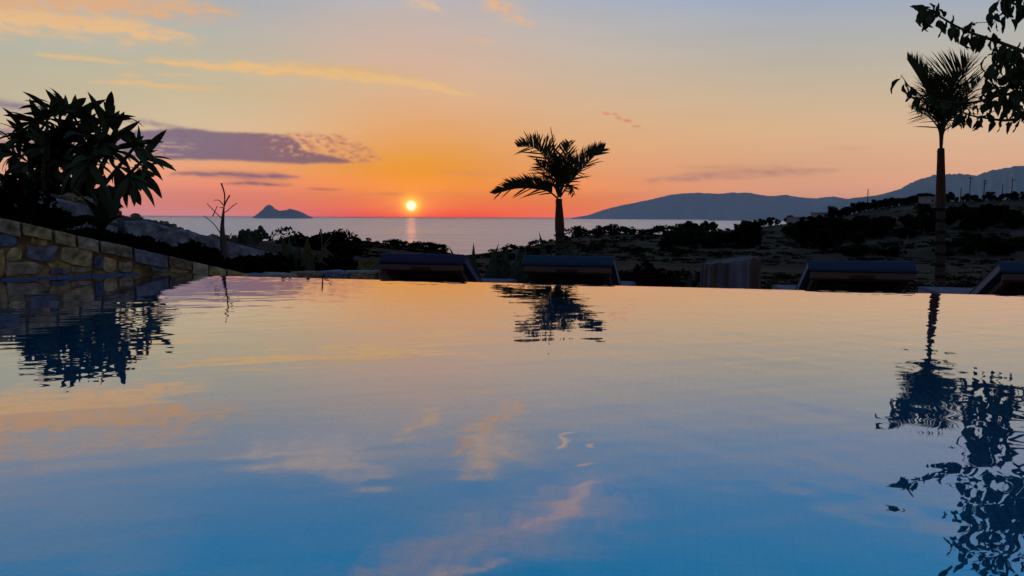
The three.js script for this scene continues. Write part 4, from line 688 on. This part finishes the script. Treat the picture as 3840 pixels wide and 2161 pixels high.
// agave-like rosettes: each leaf a thick tapering blade
const agaveMat = leafStd(0.05, 0.065, 0.04), agavePale = std(0.14, 0.135, 0.02, 0.8), agaveDark = leafStd(0.045, 0.06, 0.03);
function swordGeometry(len, w) { const g = new THREE.ConeGeometry(w / 2, len, 6, 7), p = g.attributes.position; g.translate(0, len / 2, 0); for (let i = 0; i < p.count; i++) { const q = p.getY(i) / len, belly = 1 + 0.5 * Math.sin(Math.PI * Math.min(1, q * 1.3)); p.setXYZ(i, p.getX(i) * belly, p.getY(i), p.getZ(i) * belly * 0.32 + 0.09 * len * (q * q)); } g.rotateX(Math.PI / 2); g.computeVertexNormals(); return g; }
const swords = [swordGeometry(0.62, 0.085), swordGeometry(0.48, 0.075), swordGeometry(0.75, 0.08)];
function agave(label, pos, tips, { extra = 6, mat = agaveMat, seed = 1, size = 1, group } = {}) {
  const o = thing('agave', label, 'agave', pos, 0, group), r = rng(seed);
  for (const t of tips) { const d = t.clone().sub(pos), len = d.length(), m = mesh('leaf', swords[0], mat, o); aim(m, d, r() - 0.5); m.scale.set(3.2 * size, 3.2 * size, len / 0.62); }
  for (let k = 0; k < extra; k++) { const a = k * 2.4 + r(), m = mesh('leaf', swords[k % 3], mat, o); aim(m, V(Math.cos(a), 0.5 + 0.9 * r(), Math.sin(a)), 0); m.scale.set(2.2 * size, 2.2 * size, size * (0.95 + 0.4 * r())); }
  return o;
}
{
  const z = (x, y, d) => at((1680 + x / 5.8) * 0.67083, (850 + y / 5.8) * 0.67083, d), G = (p) => p.setY(landY(p.x, p.z));
  agave('spiky agave with crossed blades just right of the first lounger', G(z(520, 900, 8.6)), [z(215, 470, 8.4), z(240, 400, 8.7), z(578, 330, 8.6)], { seed: 3, extra: 8 });
  agave('agave with one tall upright blade left of the second lounger', G(z(800, 950, 8.8)), [z(944, 335, 8.8), z(640, 620, 8.5), z(1010, 560, 9)], { seed: 4, extra: 8 });
  agave('agave with low splayed blades, middle of the clump', G(z(1150, 980, 9)), [z(1000, 560, 9), z(1240, 580, 8.8), z(1320, 440, 9.2)], { seed: 5, extra: 10 });
  agave('agave partly hidden behind the second lounger backrest', G(z(1550, 1000, 9)), [z(1585, 460, 9), z(1320, 440, 8.8), z(1620, 500, 9.3), z(1760, 560, 9)], { seed: 6, extra: 10 });
  agave('agave with tall narrow blade left of the middle palm trunk', G(z(2200, 1000, 11)), [z(2112, 90, 11), z(2300, 560, 11.2), z(2010, 600, 10.8)], { seed: 7, extra: 6 });
  const q = (x, y, d) => at((1800 + x / 2.23) * 0.67083, (450 + y / 2.23) * 0.67083, d);
  agave('agave with leaning blades right of the middle palm trunk', G(q(740, 1260, 11)), [q(730, 980, 11), q(810, 1030, 11), q(770, 1000, 11.2), q(905, 1090, 10.6)], { seed: 8, extra: 6 });
  const s = (x, y, d) => at((2300 + x / 3.085) * 0.67083, (650 + y / 3.085) * 0.67083, d);
  agave('agave with two long blades leaning left of the stump', G(s(830, 1380, 7.6)), [s(900, 1110, 7.6), s(950, 1130, 7.8), s(880, 1200, 7.4)], { seed: 9, extra: 5 });
}
// leafy bushes near the deck
function bush(label, p, rx, ry, rz, n, size, seed, mat = leafMats[2], group) {
  const o = thing('leafy_bush', label, 'bush', p, 0, group); mesh('foliage', leafCloud(seed, n, 14, rx, ry, rz, size, 0.02), mat, o);
  for (let k = 0; k < 3; k++) { const a = k * 2.1 + seed; mesh('stem', limb([V(0, -0.05, 0), V(Math.cos(a) * rx * 0.3, ry * 0.7, Math.sin(a) * rz * 0.3), V(Math.cos(a) * rx * 0.5, ry * 1.4, Math.sin(a) * rz * 0.5)], 0.02, 0.008, 6), barkMat, o); } return o;
}
{
  const G = (px, py, d) => { const p = at(px, py, d); p.y = landY(p.x, p.z); return p; };
  bush('dark leafy bush right of the second lounger', G(1655, 700, 8.0), 0.42, 0.36, 0.4, 1700, 0.07, 501);
  bush('low leafy bush at the foot of the agaves left of the second lounger', G(1250, 700, 8.6), 0.42, 0.14, 0.3, 900, 0.06, 502);
  bush('dark bush behind the second lounger backrest', G(1370, 690, 9.6), 0.4, 0.17, 0.3, 900, 0.06, 503);
}
{ // plants of the sloping beds
  const g = (t, n) => gardenPoint(t, n, gardenY(t, n) - 0.02);
  const put = (px, py, n, f) => { // where the sight line at this place meets the bed n metres behind the wall
    const d = ray(px, py), k = POOL_A.clone().addScaledVector(wallN, n).sub(EYE).dot(wallN) / d.dot(wallN), p = EYE.clone().addScaledVector(d, k); p.y = gardenY(p.clone().sub(POOL_A).dot(wallDir), n) - 0.03; return f ? f(p) : p;
  };
  const broad = [leafGeometry(0.42, 0.12, { arch: 0.12, fold: 0.35, tip: 0.8 }), leafGeometry(0.34, 0.11, { arch: 0.2, fold: 0.35, tip: 0.8 })];
  function spiky(label, p, tips, mat, pale = -1, seed = 1) { const o = thing('broad_leaved_plant', label, 'plant', p), r = rng(seed); mesh('stem', limb([V(0, 0, 0), V(0.02, 0.12, 0), V(0, 0.25, 0.02)], 0.04, 0.03, 6), barkMat, o);
    tips.forEach((t, i) => { const b = V(0, 0.12 + 0.1 * r(), 0), d = t.clone().sub(p).sub(b), m = mesh('leaf', broad[i % 2], i === pale ? agavePale : mat, o); m.position.copy(b); aim(m, d, (r() - 0.5) * 1.2); m.scale.set(1.1, 1.1, d.length() / (i % 2 ? 0.34 : 0.42)); if (i === pale) m.userData = { label: 'yellow-green leaf' }; }); return o; }
  const c = (x, y, d) => at(x / 3.152 * 0.67083, (600 + y / 3.152) * 0.67083, d); // from the enlarged view of the corner
  { const p = put(252, 600, 2.9), d = -p.z; spiky('broad-leaved plant with one yellow-green leaf before the white wall', p, [c(850, 270, d), c(1215, 250, d - 0.1), c(1430, 400, d + 0.1), c(1440, 610, d - 0.2), c(1000, 420, d - 0.3), c(1300, 330, d + 0.2), c(1180, 420, d - 0.4), c(900, 620, d - 0.3), c(1380, 760, d - 0.3), c(1100, 330, d + 0.3)], agaveDark, 0, 6); }
  { const p = put(70, 545, 2.6), d = -p.z; spiky('dark broad-leaved plant at the left edge above the stone wall', p, [c(-100, 100, d), c(0, 130, d), c(110, 150, d - 0.1), c(230, 140, d), c(350, 90, d + 0.1), c(420, 260, d), c(-60, 300, d - 0.3), c(160, 330, d - 0.3), c(300, 380, d - 0.2), c(-160, 220, d)], agaveDark, -1, 8); }
  const low = (px, py, n, rx, ry, cnt, seed, words) => put(px, py, n, (p) => bush(words, p, rx, ry, rx * 0.9, cnt, 0.06, seed, leafMats[seed % 3]));
  low(20, 590, 2.2, 0.36, 0.2, 1300, 600, 'dark low bush at the left edge behind the coping stones');
  low(120, 605, 1.6, 0.32, 0.07, 1000, 601, 'low bush above the coping, below the left broad-leaved plant');
  low(215, 625, 1.2, 0.3, 0.06, 900, 602, 'low bush above the coping beside the broad-leaved plant');
  low(95, 575, 3.1, 0.34, 0.12, 1100, 603, 'dark bush in front of the white wall, upper end');
  low(310, 645, 1.4, 0.32, 0.05, 900, 604, 'low bush behind the coping where the blue stone slab shows');
  low(330, 625, 3.0, 0.3, 0.085, 1000, 605, 'feathery bush overlapping the lower white wall');
  low(400, 660, 1.5, 0.32, 0.045, 900, 606, 'low bush behind the narrowing coping');
  low(390, 655, 2.6, 0.34, 0.05, 800, 607, 'low bush at the foot of the lower white wall');
  low(485, 670, 2.3, 0.24, 0.115, 1300, 608, 'spiky dark tuft left of the bare stalk');
  low(480, 684, 1.3, 0.3, 0.045, 800, 609, 'low bush behind the end of the stone wall');
  low(560, 684, 1.6, 0.28, 0.06, 900, 610, 'low bush at the foot of the bare stalk');
  low(615, 678, 2.2, 0.3, 0.11, 1300, 611, 'bush right of the bare stalk in front of the white wall');
  const far = (px, py, d, rx, ry, cnt, seed, words) => { const p = at(px, py, d); p.y = Math.max(landY(p.x, p.z), -0.62); bush(words, p, rx, ry, rx * 0.8, cnt, 0.08, seed, leafMats[seed % 3]); };
  far(700, 690, 7.6, 0.5, 0.32, 1700, 620, 'broad dark bush behind the kerb, left end');
  far(790, 690, 7.8, 0.5, 0.34, 1700, 621, 'broad dark bush in the middle of the kerb bed');
  far(870, 690, 7.4, 0.42, 0.2, 1300, 622, 'low dark bush at the right end of the kerb bed');
  far(640, 640, 11.2, 0.42, 0.3, 1300, 623, 'dark bush at the lower end of the earth bank');
  far(730, 640, 12.4, 0.55, 0.4, 1500, 624, 'dark bush beyond the kerb bed, left of the reddish hill');
  far(840, 640, 12.8, 0.5, 0.4, 1500, 625, 'dark bush beyond the kerb bed near the broad upright leaf');
  // stubby succulent against the sea
  { const p = at(632, 640, 10.8); p.y = -0.45; const o = thing('succulent_shrub', 'stubby-branched succulent silhouetted against the sea above the white wall', 'succulent', p), y = (x, yy) => at((760 + x / 4.394) * 0.67083, (680 + yy / 4.394) * 0.67083, 10.8).sub(p);
    const stems = [[[800, 1100], [790, 980], [810, 900], [880, 810]], [[810, 1080], [840, 960], [900, 880], [930, 825]], [[800, 1080], [740, 950], [690, 890], [655, 870]], [[805, 1080], [860, 980], [930, 950], [985, 930]], [[790, 1080], [700, 970], [640, 950], [600, 940]], [[810, 1060], [800, 940], [770, 890], [745, 860]], [[820, 1060], [880, 960], [915, 900], [938, 880]], [[790, 1090], [720, 1000], [660, 985], [615, 975]]];
    stems.forEach((s, i) => { mesh('stem', limb(s.map(([a, b]) => y(a, b).add(V(0, 0, (i % 3 - 1) * 0.08))), 0.045, 0.022, 8), agaveDark, o); for (let k = 0; k < 2; k++) { const e = y(...s[s.length - 1 - k]); const q = new THREE.SphereGeometry(0.034, 8, 6); q.scale(1, 1.5, 1); const m = mesh('bud', q, agaveDark, o); m.position.copy(e).add(V(0.03 * (k ? -1 : 1), 0.02, (i % 3 - 1) * 0.08)); } }); }
  // bare flower stalk with dry twigs
  { const D = 8.6, y = (a, b) => at((760 + a / 4.394) * 0.67083, (680 + b / 4.394) * 0.67083, D), p = y(335, 1330); const o = thing('bare_stalk', 'thin bare stalk with dry twigs rising above the white wall', 'dead plant', p), L = (q) => y(...q).sub(p), dry = std(0.11, 0.075, 0.05, 0.95);
    mesh('stem', limb([L([335, 1345]), L([340, 1100]), L([322, 900]), L([318, 750]), L([330, 580]), L([345, 430])], 0.045, 0.008, 20), barkMat, o);
    [[[345, 430], [355, 330], [352, 200], [300, 35]], [[350, 420], [380, 340], [440, 235]], [[345, 410], [300, 350], [250, 315], [178, 315]], [[340, 440], [310, 436], [275, 432]], [[345, 520], [400, 490], [480, 420], [562, 362]], [[320, 625], [260, 570], [180, 490], [65, 370]], [[158, 580], [195, 500], [235, 410]], [[290, 870], [220, 760], [140, 670], [10, 570]], [[400, 1000], [440, 920], [470, 855]]].forEach((s, i) => mesh('twig', limb(s.map((q) => L(q)), 0.006, i < 2 ? 0.009 : 0.004, 10), dry, o)); }
  // dry spiky plant and yellowish leaves behind the kerb
  { const D = 7.0, y = (a, b, dd = 0) => at((900 + a / 4.954) * 0.67083, (860 + b / 4.954) * 0.67083, D + dd), p = y(1500, 640); p.y = Math.min(p.y, -0.2); const o = thing('dry_leaved_plant', 'plant with pale dry bent leaves behind the kerb left of the first lounger', 'plant', p), straw = std(0.1, 0.072, 0.03, 0.9);
    [[[1500, 600], [1560, 380], [1690, 220]], [[1500, 600], [1550, 330], [1690, 130]], [[1480, 600], [1430, 420], [1340, 420]], [[1480, 620], [1450, 430], [1370, 560]], [[1560, 370], [1640, 430], [1735, 520]], [[1560, 380], [1520, 470], [1480, 540]], [[1570, 400], [1610, 470], [1590, 540]], [[1460, 590], [1540, 630], [1620, 680]], [[1480, 600], [1400, 480], [1330, 590]]].forEach((s, i) => { const m = limb(s.map((q) => y(...q, (i % 3 - 1) * 0.06).sub(p)), 0.012, 0.005, 10); m.scale(1, 1, 1); mesh('leaf', m, straw, o); });
    mesh('seed_stalk', limb([y(1515, 500).sub(p), y(1515, 150).sub(p), y(1505, 60).sub(p), y(1490, 0).sub(p)], 0.005, 0.009, 10), straw, o); }
  { const D = 7.4, y = (a, b, dd = 0) => at((900 + a / 4.954) * 0.67083, (860 + b / 4.954) * 0.67083, D + dd), p = y(1200, 620); p.y = -0.5; const o = thing('broad_leaved_plant', 'plant with one broad upright pointed leaf behind the kerb', 'plant', p); const tips = [[1255, 120], [745, 120], [860, 160], [960, 270], [1050, 300], [1110, 400], [1330, 300], [640, 290], [1280, 260]];
    tips.forEach((t, i) => { const d = y(...t, (i % 3 - 1) * 0.2).sub(p), m = mesh('leaf', broad[i % 2], i === 0 ? std(0.1, 0.1, 0.03, 0.7) : agaveDark, o); aim(m, d, i * 0.7); m.scale.set(1.2, 1.2, d.length() / (i % 2 ? 0.34 : 0.42)); }); }
  { const D = 7.0, y = (a, b, dd = 0) => at((900 + a / 4.954) * 0.67083, (860 + b / 4.954) * 0.67083, D + dd), p = y(2380, 720); const o = thing('yellow_leaved_plant', 'small plant with yellow-green leaves beside the first lounger', 'plant', p); [[2390, 560], [2440, 530], [2330, 600], [2220, 560], [2180, 620], [2450, 610], [2400, 620]].forEach((t, i) => { const d = y(...t).sub(p), m = mesh('leaf', broad[i % 2], agavePale, o); aim(m, d, i); m.scale.set(0.5, 0.5, d.length() / (i % 2 ? 0.34 : 0.42)); }); }
}
// ---------------------------------------------------------------- the tree at the right edge, its branches hanging into view
{
  const base = V(7.6, GROUND, -8.2), o = thing('leafy_tree', 'tree with drooping pointed leaves reaching in from the right edge', 'tree', base), L = (p) => p.clone().sub(base), r = rng(71);
  const z = (x, y, d) => at(2173.5 + x * 0.2775, y * 0.2775, d), fork = V(7.0, 1.9, -8.2);
  mesh('trunk', limb([V(0, -0.1, 0), V(-0.05, 0.9, 0), V(-0.25, 1.7, 0.05), L(fork)], 0.16, 0.1, 16), barkMat, o);
  const heart = (len, w, curl) => { const pos = [], idx = [], rows = 7; for (let j = 0; j <= rows; j++) { const q = j / rows, k = (q < 0.3 ? Math.sqrt(q / 0.3) : Math.pow(1 - (q - 0.3) / 0.7, 0.8)) * w / 2 + (j === rows ? 0 : 0.002); for (const s of [-1, -0.5, 0, 0.5, 1]) pos.push(s * k + curl * 0.4 * q * q * len, len * curl * 0.5 * Math.sin(q * 3) + Math.abs(s) * k * 0.5 + 0.006 * Math.sin(q * 13 + s * 4), len * (q - (q < 0.2 ? 0.1 * Math.abs(s) : 0))); } for (let j = 0; j < rows; j++) for (let i = 0; i < 4; i++) { const a = j * 5 + i, b = a + 5; idx.push(a, b, a + 1, b, b + 1, a + 1); } return geo(pos, idx); };
  const geos = [heart(0.16, 0.085, 0.3), heart(0.15, 0.08, -0.35), heart(0.18, 0.07, 0.55), heart(0.12, 0.07, 0.2), heart(0.16, 0.095, -0.2)], leaf = leafStd(0.045, 0.06, 0.025);
  let count = 0; const extra = [];
  const hang = (p, k = 1) => { // a leaf on a short stalk
    const d = V((r() - 0.5) * 1.1, -0.75 - 0.5 * r(), (r() - 0.5) * 1.1); if (r() < 0.2) d.y = 0.2 + 0.4 * r(); const s = p.clone().add(V((r() - 0.5) * 0.08, -0.02 - 0.03 * r(), (r() - 0.5) * 0.1)), g = geos[Math.floor(r() * 5)];
    if (count < 290) { count++; const m = mesh('leaf', g, leaf, o); m.position.copy(s); aim(m, d, r() * 6.28); m.scale.setScalar(k * (0.65 + 0.4 * r())); }
    else { const m = new THREE.Object3D(); m.position.copy(s); aim(m, d, r() * 6.28); m.scale.setScalar(k * (0.65 + 0.4 * r())); m.updateMatrix(); extra.push(g.clone().applyMatrix4(m.matrix)); }
    extra.push(limb([p, p.clone().lerp(s, 0.5).add(V(0, 0.008, 0)), s], 0.0025, 0.002, 2));
  };
  const branch = (pts, r0, r1, n, from = 0.05, k = 1, spread = 0) => { const c = new THREE.CatmullRomCurve3(pts.map(L)); mesh('branch', limb(pts.map(L), r0, r1, 20), barkMat, o); for (let i = 0; i < n; i++) { const p = c.getPoint(lerp(from, 1, (i + 0.6 * r()) / n)); if (spread) p.add(V((r() - 0.5) * spread, (r() - 0.6) * spread, (r() - 0.5) * spread)); hang(p, k); } };
  // the boughs that are in the picture (from the trunk's side to the tip)
  branch([fork, z(1650, 560, 8.0), z(1450, 470, 7.8), z(1240, 385, 7.7), z(880, 260, 7.65), z(600, 90, 7.6), z(540, 60, 7.6)], 0.03, 0.004, 44, 0.42);
  branch([fork, z(1650, 960, 8.6), z(1350, 1090, 8.7), z(1060, 1065, 8.7), z(930, 1035, 8.7), z(860, 1000, 8.7)], 0.025, 0.004, 22, 0.3);
  branch([fork, z(1600, 850, 8.5), z(1250, 860, 8.6), z(1000, 930, 8.6), z(700, 920, 8.5), z(560, 880, 8.5), z(430, 800, 8.45), z(340, 680, 8.4)], 0.022, 0.003, 26, 0.25);
  branch([fork, z(1600, 100, 7.9), z(1450, 60, 7.8), z(1330, 20, 7.7), z(1230, -20, 7.6)], 0.025, 0.004, 14, 0.35);
  branch([fork, z(1550, 640, 8.2), z(1400, 520, 8.0), z(1280, 470, 7.9), z(1180, 560, 7.8)], 0.02, 0.004, 46, 0.3, 1, 0.16);
  branch([fork, z(1600, 800, 8.4), z(1400, 800, 8.3), z(1200, 800, 8.3), z(1080, 860, 8.3)], 0.02, 0.004, 44, 0.3, 1, 0.2);
  branch([fork, z(1600, 620, 8.3), z(1480, 560, 8.2), z(1380, 600, 8.2), z(1330, 640, 8.2)], 0.02, 0.004, 36, 0.3, 1, 0.15);
  branch([fork, z(1600, 1000, 8.8), z(1480, 900, 8.8), z(1380, 900, 8.8), z(1280, 960, 8.8)], 0.02, 0.004, 40, 0.3, 1, 0.2);
  branch([z(880, 260, 7.65), z(1000, 210, 7.7), z(1180, 200, 7.7), z(1200, 190, 7.7)], 0.004, 0.002, 7, 0.3, 0.55);
  // boughs above and right of the picture, which the pool mirrors
  const up = [[1300, -150], [1180, -420], [1350, -620], [1280, -820], [1450, -1000], [1500, -300]];
  up.forEach(([x, y], i) => branch([fork, z(1750, lerp(560, y, 0.55), 8.1), z(x + 250, y + 60, 7.9), z(x, y, 7.6 - 0.1 * (i % 3))], 0.03, 0.004, 36, 0.35, 1, 0.5));
  const m = mesh('small_leaves', mergeGeometries(extra.map((g) => { const q = g.index ? g.toNonIndexed() : g; for (const a of Object.keys(q.attributes)) if (a !== 'position' && a !== 'normal') q.deleteAttribute(a); return q; })), leaf, o); m.userData = { kind: 'stuff' };
}
renderer.render(scene, camera);
